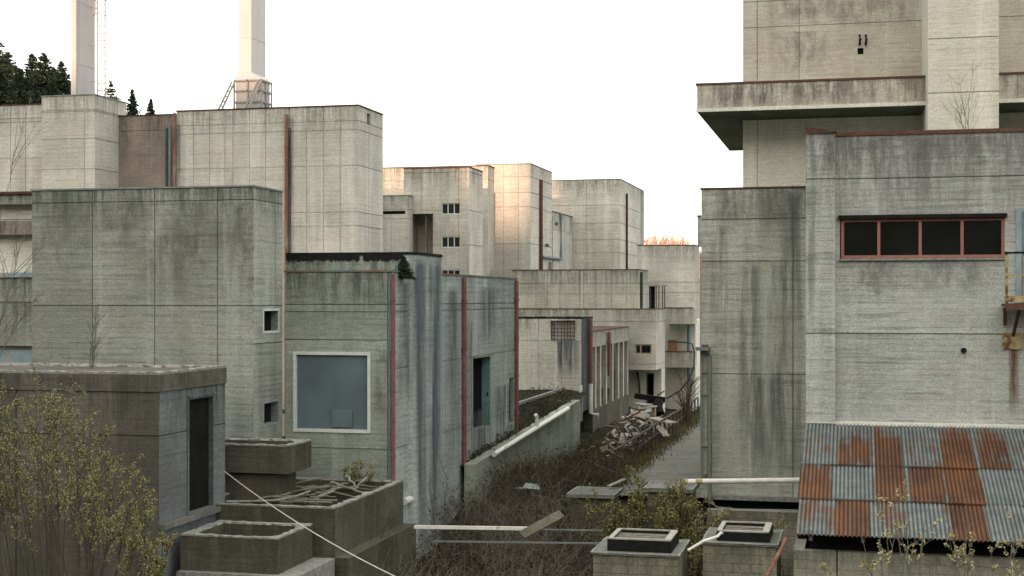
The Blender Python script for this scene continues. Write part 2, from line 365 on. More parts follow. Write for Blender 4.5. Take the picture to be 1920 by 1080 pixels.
def pipe(parent, pts, r, mat, name='drainpipe', collars=0, n=10):
    mb = MB(); mb.tube(pts, r, n)
    if collars:
        a, b = Vector(pts[0]), Vector(pts[-1])
        for i in range(collars):
            c = a.lerp(b, (i + .5) / collars); d = (b - a).normalized() * .03; mb.tube([c - d, c + d], r * 1.3, n)
    return mb.build(name, M[mat], parent, smooth=False)

# ================================================================== the ground
def sst(a, b, x):
    x = max(0, min(1, (x - a) / (b - a))); return x * x * (3 - 2 * x)
def hashn(x, y):
    s = math.sin(x * 1.7 + y * .6) * .5 + math.sin(x * .43 - y * 1.31 + 2) * .6 + math.sin(x * 3.1 + y * 2.3 + 1) * .22 + math.sin(x * 5.3 - y * 4.1) * .12
    return s
def ground_z(x, y):
    z = -1.9 * (1 - sst(33, 46, y))
    road = sst(-8.4, -7.7, x) * (1 - sst(-3.9, -3.0, x)) * sst(43, 47, y)
    pit = sst(-13, -11, x) * (1 - sst(-9, -7.9, x)) * sst(46, 52, y)
    z -= .5 * pit
    z += 2.2 * (1 - sst(25, 27.5, y)) * sst(-40, 0, y) if y < 28 else 0
    if -40 < x < 30 and y < 110: z += hashn(x, y) * .10 * (1 - road)
    return z
def lines(a, b, st, outer):
    r = []; x = a
    while x < b + 1e-6: r.append(x); x += st
    return sorted(r + outer)
gxl = lines(-26, 12, .5, [-1500, -700, -300, -120, -60, -40, -32, 16, 24, 40, 80, 200, 600, 1500])
gyl = lines(8, 90, .5, [-1200, -500, -200, -60, -20, 0, 95, 105, 130, 180, 260, 400, 700, 1500])
mb = MB(); nx = len(gxl)
for y in gyl:
    for x in gxl: mb.v.append((x, y, ground_z(x, y)))
for j in range(len(gyl) - 1):
    for i in range(nx - 1):
        a = j * nx + i; mb.f.append((a, a + 1, a + nx + 1, a + nx)); mb.m.append(0); mb.t.append(1)
gm, nt, n, l, b = newmat('overgrown soil')
tc = n.new('ShaderNodeTexCoord')
c = mixc(n, l, ramp(n, l, noise(n, l, tc.outputs['Object'], .9, 6, .65), .35, .65), (.016, .015, .010), (.042, .036, .022))
c = mixc(n, l, ramp(n, l, noise(n, l, tc.outputs['Object'], 2.2, 8, .7), .5, .66), c, (.030, .045, .014))
c = mixc(n, l, mth(n, l, 'MULTIPLY', ramp(n, l, noise(n, l, tc.outputs['Object'], 14, 6, .8), .62, .72), .7), c, (.10, .085, .055))
l.new(c, b.inputs['Base Color']); b.inputs['Roughness'].default_value = 1; b.inputs['Specular IOR Level'].default_value = .1
bp = n.new('ShaderNodeBump'); bp.inputs['Distance'].default_value = .12; l.new(noise(n, l, tc.outputs['Object'], 7, 8, .75), bp.inputs['Height']); l.new(bp.outputs[0], b.inputs['Normal'])
struct(mb.build('ground', gm, smooth=True))
# service road, a sheet a little above the ground
rm, nt, n, l, b = newmat('worn asphalt')
tc = n.new('ShaderNodeTexCoord')
c = mixc(n, l, ramp(n, l, noise(n, l, tc.outputs['Object'], .5, 6, .65), .3, .7), (.105, .102, .088), (.155, .15, .13))
c = mixc(n, l, mth(n, l, 'MULTIPLY', ramp(n, l, noise(n, l, tc.outputs['Object'], 1.1, 8, .75), .5, .62), .75), c, (.055, .062, .028))
c = mixc(n, l, 1.0, c, ramp(n, l, noise(n, l, tc.outputs['Object'], 30, 4, .8), .3, .7, (.75, .75, .75, 1), (1.2, 1.2, 1.2, 1)), 'MULTIPLY')
l.new(c, b.inputs['Base Color']); b.inputs['Roughness'].default_value = .95
mb = MB(); rr = random.Random(5); ys = [44 + i for i in range(37)]
L = [(-7.7 + rr.uniform(-.25, .25) + .3 * sst(50, 44, y), y) for y in ys]; R = [(-3.9, y) for y in ys]
for i in range(len(ys) - 1):
    mb.q((*L[i], .06), (*R[i], .06), (*R[i + 1], .06), (*L[i + 1], .06))
struct(mb.build('road', rm))

# ================================================================== left complex
o = bld('concrete_hut', 'dark mossy concrete hut with a tall empty doorway in its flank, nearest at the left', 'hut', 28, -300, 298, 703, zb=-3,
        side=422, mat='bunker', smat='bunker_side', fy=(735, 818), fh=(), sh=((355, 750, 400, 962, .12),), fx=(30,), sx=(), cap=None, X0=-24)
hut = o
def rim(parent, X0, X1, Y0, Y1, z, w, h, mat='rim', seed=1, name='rim', st=.12):
    r = random.Random(seed); mb = MB()
    def strip(a, b, inn):
        a = Vector(a); b = Vector(b); n = max(2, int((b - a).length / st)); inn = Vector(inn)
        pts = []
        for i in range(n + 1):
            p = a.lerp(b, i / n); j = r.uniform(-.25, .35) * h; o = r.uniform(-.012, .02)
            pts.append((p - inn * o, p - inn * o + Vector((0, 0, h + j)), p + inn * (w + r.uniform(-.3, .3) * w) + Vector((0, 0, h + j * .5 + r.uniform(-.3, .2) * h)), p + inn * w * 1.2 - Vector((0, 0, .02))))
        for i in range(n):
            for k in range(3): mb.q(pts[i][k], pts[i + 1][k], pts[i + 1][k + 1], pts[i][k + 1], t=r.uniform(.7, 1.2))
    strip((X0, Y0, z), (X1, Y0, z), (0, 1, 0)); strip((X1, Y0, z), (X1, Y1, z), (-1, 0, 0)); strip((X0, Y1, z), (X1, Y1, z), (0, -1, 0)); strip((X0, Y0, z), (X0, Y1, z), (1, 0, 0))
    return mb.build(name, M[mat], parent)
hx, hz, hy1 = hut['X1'], hut['Z1'], hut['Y1']
rim(hut, -24, hx, 28, hy1, hz + .002, .22, .05, seed=3)
mb = MB(); mb.box(-24, hx + .03, 27.97, hy1 + .02, gz(298, 735, 28), hz - .004); mb.zt = hz; mb.build('parapet', M['bunker'], hut)
ya, yb = gy(352, hx), gy(403, hx); zt_ = gz(352, 747, ya); zb_ = gz(352, 966, ya)
mb = MB(); mb.box(hx + .002, hx + .03, ya - .05, ya, zb_, zt_ + .06); mb.box(hx + .002, hx + .03, ya + .001, yb + .03, zt_, zt_ + .06)
mb.build('door_frame', M['bunker_side'], hut)
mb = MB(); mb.box(hx - .1, hx + .14, 28.02, yb + .35, zb_ - .12, zb_ - .001); mb.build('sill', M['slabtop'], hut)
clean(hut)

# big grey block behind the hut
o = bld('windowless_block', 'big grey windowless concrete block with cast panel joints, directly behind the dark hut', 'building', 34, 60, 475, 350,
        side=529.5, mat='L1', fx=(173, 290, 408), fy=(374, 573), sx=(516,), sy=(374, 573, 645), sh=((494, 583, 521, 621, .2), (494, 757, 521, 796, .2)), cap='zinc', caph=.045, gw=.028)
mb = MB(); X1 = o['X1']
for (a, b_, c_, d_) in ((494, 583, 521, 621), (494, 757, 521, 796)):
    ya, yb = gy(a, X1), gy(c_, X1); z1 = gz(a, b_, ya); z0 = gz(a, d_, ya)
    mb = MB(); f = .06
    mb.box(X1 + .002, X1 + .02, ya - f, ya, z0 - f, z1 + f); mb.box(X1 + .002, X1 + .02, yb, yb + f, z0 - f, z1 + f)
    mb.box(X1 + .002, X1 + .02, ya + .001, yb - .001, z1, z1 + f); mb.box(X1 + .002, X1 + .02, ya + .001, yb - .001, z0 - f, z0)
    mb.build('window_surround', M['whitepaint'] if b_ < 700 else M['L2s'], o)
clean(o)

# stepped facade at the far left edge
o = bld('stepped_building', 'pale facade with projecting concrete bands and light blue panels at the left edge', 'building', 37, -200, 30, 366, X1=-21.4, Y1=46,
        mat='R3low', cap=None, fy=(412,))
def band(o, y0, y1, pr, mat, name, px=30, Y=37, X0=None, X1=-21.42):
    mb = MB(); z1 = gz(px, y0, Y - pr); z0 = gz(px, y1, Y - pr); mb.box(-32 if X0 is None else X0, X1, Y - pr, Y - .003, z0, z1); mb.build(name, M[mat], o)
band(o, 359, 364, .5, 'rustdark', 'roof_flashing'); band(o, 364.5, 383, .42, 'L1', 'band'); band(o, 414, 440, .35, 'pink', 'band')
band(o, 511, 520, .30, 'lightblue', 'ledge'); band(o, 521, 566, .22, 'L1', 'lower_wall'); band(o, 567, 649, .20, 'L1', 'lower_wall'); band(o, 696, 900, .22, 'L1', 'lower_wall')
window(o, 'Y', 36.9, -1, -24.6, -21.5, gz(30, 697, 36.9), gz(30, 650, 36.9), 'wood', .07, (.48, .56), .06, 'lightblue')
clean(o)

# cool grey block with the big glazed opening and the red pipes
L2 = bld('glazed_block', 'grey concrete block with one large square dusty blue window and three red drainpipes', 'building', 36, 535, 735, 510,
         side=970, mat='L2', smat='L2s', fx=(727,), fy=(571, 585, 638, 843), sy=(571, 585, 692, 843), sx=(915, 945, 835), cap='tealcap', caph=.05,
         fh=((552, 661, 693, 807, .22),), sh=((887, 672, 918, 808, .27), (955, 709, 963, 793, .12)), gw=.026)
X1 = L2['X1']; Z1 = L2['Z1']; Y1 = L2['Y1']
window(L2, 'Y', 35.97, -1, gx(550, 36), gx(695, 36), gz(552, 809, 36), gz(552, 659, 36), 'whitepaint', .085, (), .16, 'glassblue')
pn = MB(); pn.box(gx(622, 36), gx(660, 36), 36.02, 36.05, gz(640, 801, 36), gz(640, 768, 36)); pn.build('inner_panel', M['glassblue2'], L2)
# turquoise door leaf standing open in the doorway
ya, yb = gy(887, X1), gy(918, X1); z0 = gz(887, 808, ya); z1 = gz(887, 672, ya)
d = MB(); d.box(X1 - .262, X1 + .03, yb - .06, yb - .01, z0 + .02, z1 - .02); dl = d.build('door', M['teal'], L2)
hd = MB(); hd.box(X1 - .06, X1 - .03, yb - .11, yb - .061, z0 + 1.0, z0 + 1.12); hd.build('handle', M['black'], dl)
f = MB(); f.box(X1 + .002, X1 + .1, ya - .05, yb + .12, z1, z1 + .05); f.build('lintel', M['rim'], L2)
for px, ye, mt in ((737.5, 905, 'redpipe'), (871, 876, 'redpipe'), (969, 812, 'redpipe')):
    yy = gy(px, X1 + .09); pipe(L2, [(X1 + .09, yy, Z1 - .05), (X1 + .09, yy, gz(px, ye, yy))], .055 if px < 800 else .07, mt, collars=4)
yy = gy(969, X1 + .09); zz = gz(969, 812, yy); pipe(L2, [(X1 + .09, yy, zz - .004), (X1 + .09, yy, zz - .42)], .075, 'white', name='pipe_foot')
yy = gy(731, X1 + .02); pipe(L2, [(X1 - .05, 35.93, Z1 - .2), (X1 - .05, 35.93, .6)], .028, 'bluepipe')
# round shouldered stair housing that breaks through roof and flank
XC = X1 + .2; ya = gy(778, XC); yb = gy(829, XC); zt = gz(778, 476, ya); xl = gx(537, ya)
zt_h = zt; mb = MB(); mb.zt = zt; R_ = .3
prof = [(xl, ya)] + [(XC - R_ + R_ * math.sin(a), ya + R_ - R_ * math.cos(a)) for a in [i * PI / 12 for i in range(7)]] + [(XC, yb - .05), (X1 - .2, yb)]
for i in range(len(prof) - 1):
    (xa, y_a), (xb, y_b) = prof[i], prof[i + 1]
    zb_ = Z1 + .2 if i == 0 and False else -1
    mb.q((xa, y_a, zb_), (xb, y_b, zb_), (xb, y_b, zt), (xa, y_a, zt), m=0 if i == 0 else 1)
mb.v += [(p[0], p[1], zt) for p in prof] + [(xl, yb, zt)]; nn = len(prof) + 1; mb.f.append(tuple(range(len(mb.v) - nn, len(mb.v)))); mb.m.append(0); mb.t.append(1)
mb.build('stair_housing', [M['L2'], M['L2s']], L2)
# felt fringe along its top
r = random.Random(8); mb = MB(); n_ = 60
for i in range(n_):
    xa = xl + (XC - .35 - xl) * i / n_; xb = xl + (XC - .35 - xl) * (i + 1) / n_; h = .13 + r.uniform(0, .07)
    if i in (38, 39): h = .03
    mb.box(xa, xb, ya - .03, ya - .003, zt - h, zt + .05, bot=True)
for i in range(len(prof) - 1):
    if i == 0: continue
    (xa, y_a), (xb, y_b) = prof[i], prof[i + 1]; mb.bar((xa, y_a, zt + .02), (xb, y_b, zt + .02), .06, .07)
mb.bar((xl, ya + .1, zt + .03), (XC - .3, ya + .1, zt + .03), .25, .05)
mb.build('felt_edge', M['tar'], L2)
clean(L2)

# long tall block under the chimneys
L3 = bld('long_tall_block', 'long tall pale panelled concrete block with a rusty drainpipe, under the right chimney', 'building', 60, 331, 672, 198, side=718, mat='L3',
         fx=(363, 393, 422, 437, 468, 498, 543, 575, 607, 638), fy=(226, 243, 310, 397, 423), sx=(691,), sh=((688, 212, 694, 231, .6),), cap='rustdark', caph=.06, gw=.035, tv=.05)
X1 = L3['X1']; Z1 = L3['Z1']
bld('x', '', '', 60.12, 221, 331, 0, Z1=Z1 - .12, Y1=70, mat='pink', fx=(), fy=(243,), cap='rustdark', parent=L3, partname='recessed_wall')
for px, r_, mt, y0 in ((537, .085, 'rustpipe', 215), (313, .07, 'darkpipe', 240), (318, .06, 'bluepipe', 230), (327, .08, 'rustpipe', 212)):
    pipe(L3, [P(px, y0, 59.85), Vector((gx(px, 59.85), 59.85, 0))], r_, mt, collars=5)
mb = MB(); mb.box(gx(541, 60), gx(546, 60), 59.93, 59.998, 4, gz(541, 240, 60)); mb.build('stain_strip', M['col'], L3)
clean(L3)
o = bld('tower_block', 'square pale concrete block rising just above its neighbours, below the left chimney', 'building', 58, 78, 178, 178, side=237, mat='L3',
        fx=(158,), fy=(205, 208, 259, 316), sx=(220,), cap='zinc', gw=.035); clean(o)
o = bld('left_edge_block', 'pale concrete block with narrow joints at the far left below the dark conifers', 'building', 59, -120, 76, 196, X1=gx(80, 58.9), Y1=66, mat='L3', fx=(20, 48), fy=(221, 228, 296), cap='rustdark', gw=.035); clean(o)

# chipped arrises: small broken out notches of rough concrete along the near corners
def chips(name, Xc, Yc, z0, z1, n_, seed, mat='rim', sx_=1):
    r = random.Random(seed); mb = MB(); o = bpy.data.objects[name]
    for _ in range(n_):
        z = r.uniform(z0, z1); h = r.uniform(.03, .22); w = r.uniform(.015, .05)
        a = Vector((Xc - sx_ * w, Yc - .004, z)); b_ = Vector((Xc + sx_ * .004, Yc - .004, z + h * .5)); c_ = Vector((Xc + sx_ * .004, Yc + w, z + h * .2)); d = Vector((Xc - sx_ * w * .4, Yc - .004, z + h)); e = Vector((Xc + sx_ * .004, Yc + w * .6, z + h * .8))
        mb.q(a, b_, d, t=.7); mb.q(b_, c_, e, t=.7); mb.q(b_, e, d, t=.8)
    mb.build('chipped_edge', M[mat], o)
chips('windowless_block', gx(475, 34), 34, 2, 8.5, 18, 1, 'L1'); chips('concrete_hut', gx(298, 28), 28, -.5, 4.0, 9, 2, 'bunker_side'); chips('glazed_block', gx(735, 36), 36, 1, 6.7, 10, 3, 'L2')
# ------------------------------------------------------------------ chimneys: flat rectangular ducts
def chimney(label, pf0, pf1, ps, Y, zb, Zt):
    X0, X1 = gx(pf0, Y), gx(pf1, Y); Y1 = gy(ps, X1)
    t = thing('chimney', label, 'chimney', ((X0 + X1) / 2, (Y + Y1) / 2, zb)); mb = MB()
    mb.box(X0, X1, Y, Y1, zb, Zt); mb.build('duct', M['chim'], t)
    z = zb + 2.5
    while z < Zt: mb = MB(); mb.box(X0 - .012, X1 + .012, Y - .012, Y1 + .012, z, z + .04); mb.build('seam_band', M['chim'], t); z += 3.0
    return t, X0, X1, Y, Y1
zr = gz(160, 180, 60)
c1, X0, X1, Y, Y1 = chimney('grey white rectangular chimney with a caged ladder on its flank', 133, 144, 178, 62, zr - .6, 32)
pipe(c1, [(X1 + .0, Y - .03, zr - .6), (X1 + .0, Y - .03, 32)], .03, 'chimg', name='conduit')
mb = MB(); lx = gx(186, 63.0); 
ly = 63.2
for dx in (-.2, .2): mb.tube([(lx + dx, ly, zr + .3), (lx + dx, ly, 32)], .04, 6)
z = zr + .4
while z < 31: mb.tube([(lx - .2, ly, z), (lx + .2, ly, z)], .025, 5); z += .35
z = zr + 1.2
while z < 31: mb.tube([(X1, ly, z), (lx - .2, ly, z)], .02, 5); z += 1.8
ld = mb.build('ladder', M['chimg'], c1)
mb = MB(); z = gz(190, 30, 63.2); zc = z
while z < 31:
    pts = [(lx - .28 + .56 * (.5 - .5 * math.cos(a)), ly - .55 * math.sin(a), z) for a in [i * PI / 8 for i in range(9)]]; mb.tube(pts, .02, 5); z += .75
for a in (0, .25, .5, .75, 1):
    g = a * PI; mb.tube([(lx - .28 + .56 * (.5 - .5 * math.cos(g)), ly - .55 * math.sin(g), zc), (lx - .28 + .56 * (.5 - .5 * math.cos(g)), ly - .55 * math.sin(g), 31)], .018, 5)
mb.build('safety_cage', M['chimg'], c1)
zr = gz(460, 206, 64)
c2, X0, X1, Y, Y1 = chimney('white rectangular chimney standing on a square framed base', 447, 471, 498, 64, zr + 1.0, 34)
fx0, fx1 = gx(439, 63.2), gx(490, 63.2); fy0 = 63.2; fy1 = gy(509, fx1); z1 = gz(490, 148, 63.2); z0 = gz(490, 190, 63.2)
mb = MB(); mb.box(fx0 + .06, fx1 - .06, fy0 + .06, fy1 - .06, z0 - .3, z1 - .03)
zt = gz(471, 135, 64)
tp = [(X0, Y, zt), (X1, Y, zt), (X1, Y1, zt), (X0, Y1, zt)]; bt = [(fx0, fy0, z1), (fx1, fy0, z1), (fx1, fy1, z1), (fx0, fy1, z1)]
for i in range(4): j = (i + 1) % 4; mb.q(bt[i], bt[j], tp[j], tp[i])
hb = mb.build('base_hood', M['chim'], c2)
mb = MB(); w = .07
for zz in (z1 - .04, (z0 + z1) / 2, z0): 
    for i in range(4): j = (i + 1) % 4; mb.bar((bt[i][0], bt[i][1], zz), (bt[j][0], bt[j][1], zz), w)
for (x, y) in ((fx0, fy0), (fx1, fy0), (fx1, fy1), (fx0, fy1), ((fx0 + fx1) / 2, fy0), (fx1, (fy0 + fy1) / 2)): mb.bar((x, y, z0 - .9), (x, y, z1), w)
mb.build('base_frame', M['chimg'], c2)
for x in (fx0, fx1 - .05):
    mb = MB(); mb.bar((x - .1, fy0 - .05, z1 - .1), (x - .5, fy0 - .75, z0 - .5), .07)
    mb.bar((x + .05, fy0 - .05, z1 - .1), (x - .32, fy0 - .75, z0 - .5), .07)
    for k in range(1, 6): mb.bar(Vector((x - .1, fy0 - .05, z1 - .1)).lerp(Vector((x - .5, fy0 - .75, z0 - .5)), k / 6), Vector((x + .05, fy0 - .05, z1 - .1)).lerp(Vector((x - .32, fy0 - .75, z0 - .5)), k / 6), .05)
    mb.build('brace', M['chimg'], c2)
mb = MB(); mb.box(fx0 - .35, fx1 + .1, fy0 - .2, fy1 + .1, z0 - .62, z0 - .5); mb.bar((fx0, fy0 - .15, z0 - .42), (fx1, fy0 - .15, z0 - .42), .06); mb.build('base_plate', M['chimg'], c2)
mb = MB(); mb.box(fx0 - .1, fx1, fy0, fy1, zr - 1.0, z0 - .63); mb.build('plinth', M['chimg'], c2)

# ================================================================== middle distance
o = bld('low_link_block', 'low pale concrete link with a crumbling dark slot, right of the long tall block', 'building', 75.3, 640, 767, 367, Y1=75.95, mat='M', fx=(702, 733), fy=(392, 410), fh=((703, 396, 760, 402, .15),), cap='zinc', gw=.035); clean(o)
M2 = bld('stair_tower', 'square pale tower with three small triple windows one above another', 'building', 76, 757, 880, 314, side=905, mat='M', fx=(860, 790), fy=(322, 394, 459), sy=(322, 394, 459),
         fh=((767, 401, 812, 480, 1.6, 0), (827.5, 381, 863, 402, .2), (827.5, 443.5, 863, 464.5, .2), (827.5, 506, 863, 527, .2)), cap='rustdark', gw=.04)
for y0, y1 in ((381, 402), (443.5, 464.5), (506, 527)): window(M2, 'Y', 76.05, -1, gx(827.5, 76), gx(863, 76), gz(828, y1, 76), gz(828, y0, 76), 'whitepaint', .05, (.34, .67))
mb = MB(); mb.box(gx(795, 76), gx(797, 76), 76.3, 76.5, 4, gz(795, 401, 76)); mb.box(gx(799, 76), gx(811, 76), 76.9, 77.0, gz(800, 452, 76), gz(800, 406, 76)); mb.build('stair_screen', M['pink'], M2); clean(M2)
o = bld('rear_block', 'low wide parapet of a concrete block peeping out behind the stair tower', 'building', 82.5, 700, 915, 311, Y1=96, mat='M', fy=(336,), fx=(735,), cap='rustdark'); clean(o)
M3 = bld('panel_grid_tower', 'smooth tower of square concrete panels with its upper face lit by warm sun', 'building', 84, 893, 995, 307, side=1035, mat='Mgrid', smat='M', fx=(920, 944, 972), fy=(331, 360.5, 387.5, 457), sx=(1018,), cap='zinc', gw=.05, tv=.03)
pipe(M3, [PX(1014.5, 337, M3['X1'] + .1), Vector((M3['X1'] + .1, gy(1014.5, M3['X1'] + .1), 4))], .11, 'rustdark', collars=4)
xx = M3['X1']; clean(M3)
M4 = bld('narrow_rear_wing', 'narrow lower wing with an elbowed drainpipe between two concrete towers', 'building', 90.4, 1010, 1037, 397, side=1073, X0=-24, mat='M', fy=(430,), sx=(1060,), cap='rustdark')
x4 = M4['X1'] + .1; pa = PX(1052, 400, x4); pb = PX(1052, 486, x4); pipe(M4, [pa, pb, Vector((x4, gy(1017, x4), pb.z))], .10, 'bluepipe', collars=2); pipe(M4, [PX(1032, 492, x4), PX(1032, 510, x4)], .09, 'bluepipe', name='vent_pipe'); clean(M4)
M5 = bld('far_plain_tower', 'plain pale concrete tower with one thin drainpipe, farthest of the tall blocks', 'building', 97, 1030, 1163, 336, side=1205, mat='M', fy=(384, 418, 449, 474), fx=(1100,), cap='zinc', gw=.05)
x5 = M5['X1'] + .08; pipe(M5, [PX(1175.5, 363, x5), Vector((x5, gy(1175.5, x5), 3))], .08, 'rustdark', collars=3)
mb = MB(); ye = M5['Y1']; mb.box(M5['X1'] + .002, M5['X1'] + .12, ye - 1.0, ye, 0, M5['Z1']); mb.build('corner_strip', M['R2'], M5); clean(M5)
M6 = bld('rooftop_block', 'low rust spotted concrete block set back on the roof terrace', 'building', 81.6, 960, 1197, 506, zb=3.0, side=1215, mat='Mlow', fx=(1005, 1027, 1050, 1087, 1117, 1147, 1175), fy=(531, 551), cap='rust', gw=.04)
mb = MB(); mb.box(gx(1089, 81.5), gx(1093, 81.5), 81.5, 81.59, 3, M6['Z1'] - .05); mb.build('pilaster', M['Mgrid'], M6)
x6 = M6['X1'] + .08; pipe(M6, [PX(1203, 510, x6), Vector((x6, gy(1203, x6), 5.3))], .08, 'darkpipe'); clean(M6)
o = thing('roof_porch', 'small flat roofed porch on slender posts beside the rooftop block', 'porch', (gx(1230, 85), 87, 5.3)); mb = MB()
Yp = 86.5; mb.box(gx(1212, Yp), gx(1246, Yp), Yp, 90, gz(1230, 536, Yp), gz(1230, 532.5, Yp)); mb.build('roof', M['M'], o)
for px in (1218, 1229, 1234, 1241, 1245): mb = MB(); mb.box(gx(px, Yp), gx(px + 1.6, Yp), Yp + .1, Yp + .2, 5, gz(1230, 536.2, Yp)); mb.build('post', M['darkpipe'], o)
mb = MB(); mb.box(gx(1212, Yp), gx(1227, Yp + 1), Yp + 1.2, Yp + 1.3, 5, gz(1230, 536.5, Yp)); mb.build('recess_shade', M['dark'], o)  # black panel stands in for the dark recess behind the posts
o = bld('right_rear_block', 'plain squat pale block low behind, with bare sunlit trees above it', 'building', 92, 1195, 1303, 460, side=1311, mat='M', fy=(529, 549), fx=(), cap='rustdark', gw=.05); clean(o)

# oriel block with overhanging upper floor
M7 = bld('overhanging_block', 'pale block whose upper floor overhangs a dark doorway, one small red framed window', 'building', 79, 900, 1230, 580, zb=gz(1230, 694, 79), side=1247, mat='M', fx=(), fy=(603, 684), fh=((1190.5, 645, 1222, 664, .2),), cap='rust', gw=.035)
window(M7, 'Y', 79.04, -1, gx(1190.5, 79), gx(1222, 79), gz(1190, 664, 79), gz(1190, 645, 79), 'tanboard', .07, (.34,))
zb7 = gz(1230, 694, 79)
bld('x', '', '', 81.4, 1150, 1247, 0, zb=-.8, Z1=zb7 - .003, X1=M7['X1'] - .01, Y1=83, mat='R3low', parent=M7, partname='lower_wall', cap=None, fh=((1211, 700, 1226, 757, 1.0),))
mb = MB(); mb.tube([P(1195, 697, 81.3), P(1198, 715, 81.3), P(1200, 745, 81.3)], .06, 6); mb.build('hanging_cable', M['darkpipe'], M7); clean(M7)
# balcony stack
B = thing('balcony_stack', 'two stacked concrete balconies with an orange board behind the lower parapet', 'balconies', (gx(1273, 86), 86, 0))
Yb = 84.0; bx0, bx1 = gx(1245.5, Yb), gx(1299, Yb)
bld('x', '', '', 86.2, 1236, 1304, 0, zb=-.8, Z1=gz(1270, 600, 86.2), Y1=91.9, mat='R3low', parent=B, cap=None, fx=(1275,), partname='back_wall')
for y0, y1 in ((578, 607.5), (660, 689)):
    z1 = gz(1273, y0, Yb); z0 = gz(1273, y1, Yb); mb = MB(); mb.zt = z1
    mb.box(bx0, bx1, Yb, Yb + .15, z0 + .18, z1); mb.box(bx0, bx1, Yb - .002, 86.19, z0, z0 + .178); mb.box(bx1 - .15, bx1, Yb + .152, 86.19, z0 + .18, z1 - .003)
    mb.build('parapet', M['M'], B)
    mb = MB(); mb.box(bx0 - .02, bx1 + .03, Yb - .03, Yb + .18, z1 + .003, z1 + .05); mb.build('coping', M['rustdark'], B)
mb = MB(); mb.box(gx(1252, 85.5), gx(1270, 85.5), 85.5, 85.55, gz(1260, 660, 85.5), gz(1260, 637, 85.5)); mb.build('board', M['orangeboard'], B)
pipe(B, [P(1291.5, 610, 85.9), P(1291.5, 770, 85.9)], .1, 'bluepipe'); clean(B)
mb = MB(); pts = [P(1252, 640, 83.8), P(1262, 641, 83.8), P(1285, 642, 83.8), P(1298, 645, 83.8), P(1302, 660, 83.8), P(1301, 688, 83.8), P(1292, 712, 83.8), P(1275, 733, 83.8), P(1250, 747, 83.8)]
mb.tube(pts, .05, 6); tag(mb.build('hanging_hose', M['darkpipe']), 'black hose drooping from the balconies down to the rubble', 'hose')

# low wing with the rebar opening
M9 = bld('low_wing', 'low concrete wing with a square opening filled by a reinforcing bar grid', 'building', 64, 955, 1090, 598, zb=1.0, side=1111.5, mat='M', smat='col', fx=(1010,), fy=(639,), fh=((1033.5, 601, 1077.5, 637, .2, 0),), cap=None, gw=.03)
r = random.Random(4); mb = MB()
for i in range(8): x = gx(1034 + i * 6.1, 63.93) ; mb.tube([(x, 63.94 + r.uniform(-.03, .03), gz(1050, 638, 64)), (x + r.uniform(-.04, .04), 63.93, gz(1050, 601, 64))], .016, 5)
for i in range(6): z = gz(1050, 602 + i * 6.9, 64); mb.tube([(gx(1033.5, 63.9), 63.9, z), (gx(1077.5, 63.9), 63.92, z + r.uniform(-.03, .03))], .016, 5)
mb.build('bar_grid', M['steel'], M9)
rim(M9, M9['X0'], M9['X1'], 64, M9['Y1'], M9['Z1'] + .002, .15, .06, mat='tar', seed=11)
X9 = M9['X1']; Y9 = M9['Y1']
yy = gy(1107.5, X9 + .12); pipe(M9, [(X9 + .12, yy, M9['Z1']), (X9 + .12, yy, gz(1107, 719, yy))], .1, 'redpipe', collars=2)
pipe(M9, [(X9 + .12, yy, gz(1107, 719.5, yy)), (X9 + .12, yy, gz(1107, 775, yy)), (X9 + .5, yy, gz(1107, 778, yy))], .1, 'white', name='pipe_foot')
mb = MB(); xa = X9 + .03
for a, b_ in (((1088, 722), (1088, 790)), ((1091, 722), (1091, 790))): mb.bar(PX(a[0], a[1], xa), PX(b_[0], b_[1], xa), .05)
mb.build('door_frame', M['whitepaint'], M9); clean(M9)
CW = thing('colonnade', 'row of tall concrete fins with dark gaps under a sloping looking beam', 'colonnade', (X9 - 1.5, 72, 0))
yc0, yc1 = Y9 + .01, gy(1179, X9); zt = gz(1112, 622, Y9); zl = zt - .75
mb = MB(); mb.zt = zt; mb.box(X9 - .4, X9, yc0, yc1, zl, zt); mb.build('beam', M['Mlow'], CW)
mb = MB(); mb.box(X9 - 3.0, X9 + .04, yc0, yc1, zt + .003, zt + .05); mb.build('coping', M['rustdark'], CW)
mb = MB(); mb.box(X9 - 3.0, X9 - 2.8, yc0, yc1, -.6, zt - .003); mb.build('back_wall', M['dark'], CW)  # near-black back stands in for the shade between the fins
for px in (1117, 1126, 1137, 1149, 1160, 1169, 1177):
    yf = gy(px, X9); mb = MB(); mb.box(X9 - .17, X9 - .02, yf, yf + .34, -.6, zl - .003); mb.build('fin', M['M'], CW)
mb = MB(); mb.box(X9 - 1.25, X9 - .0, yc0, yc1, -.6, .9); mb.build('plinth', M['bunker'], CW)
yy = gy(1142, X9 + .12); pipe(CW, [(X9 + .12, yy, zt - .1), (X9 + .12, yy, gz(1142, 705, yy))], .09, 'redpipe', collars=2)

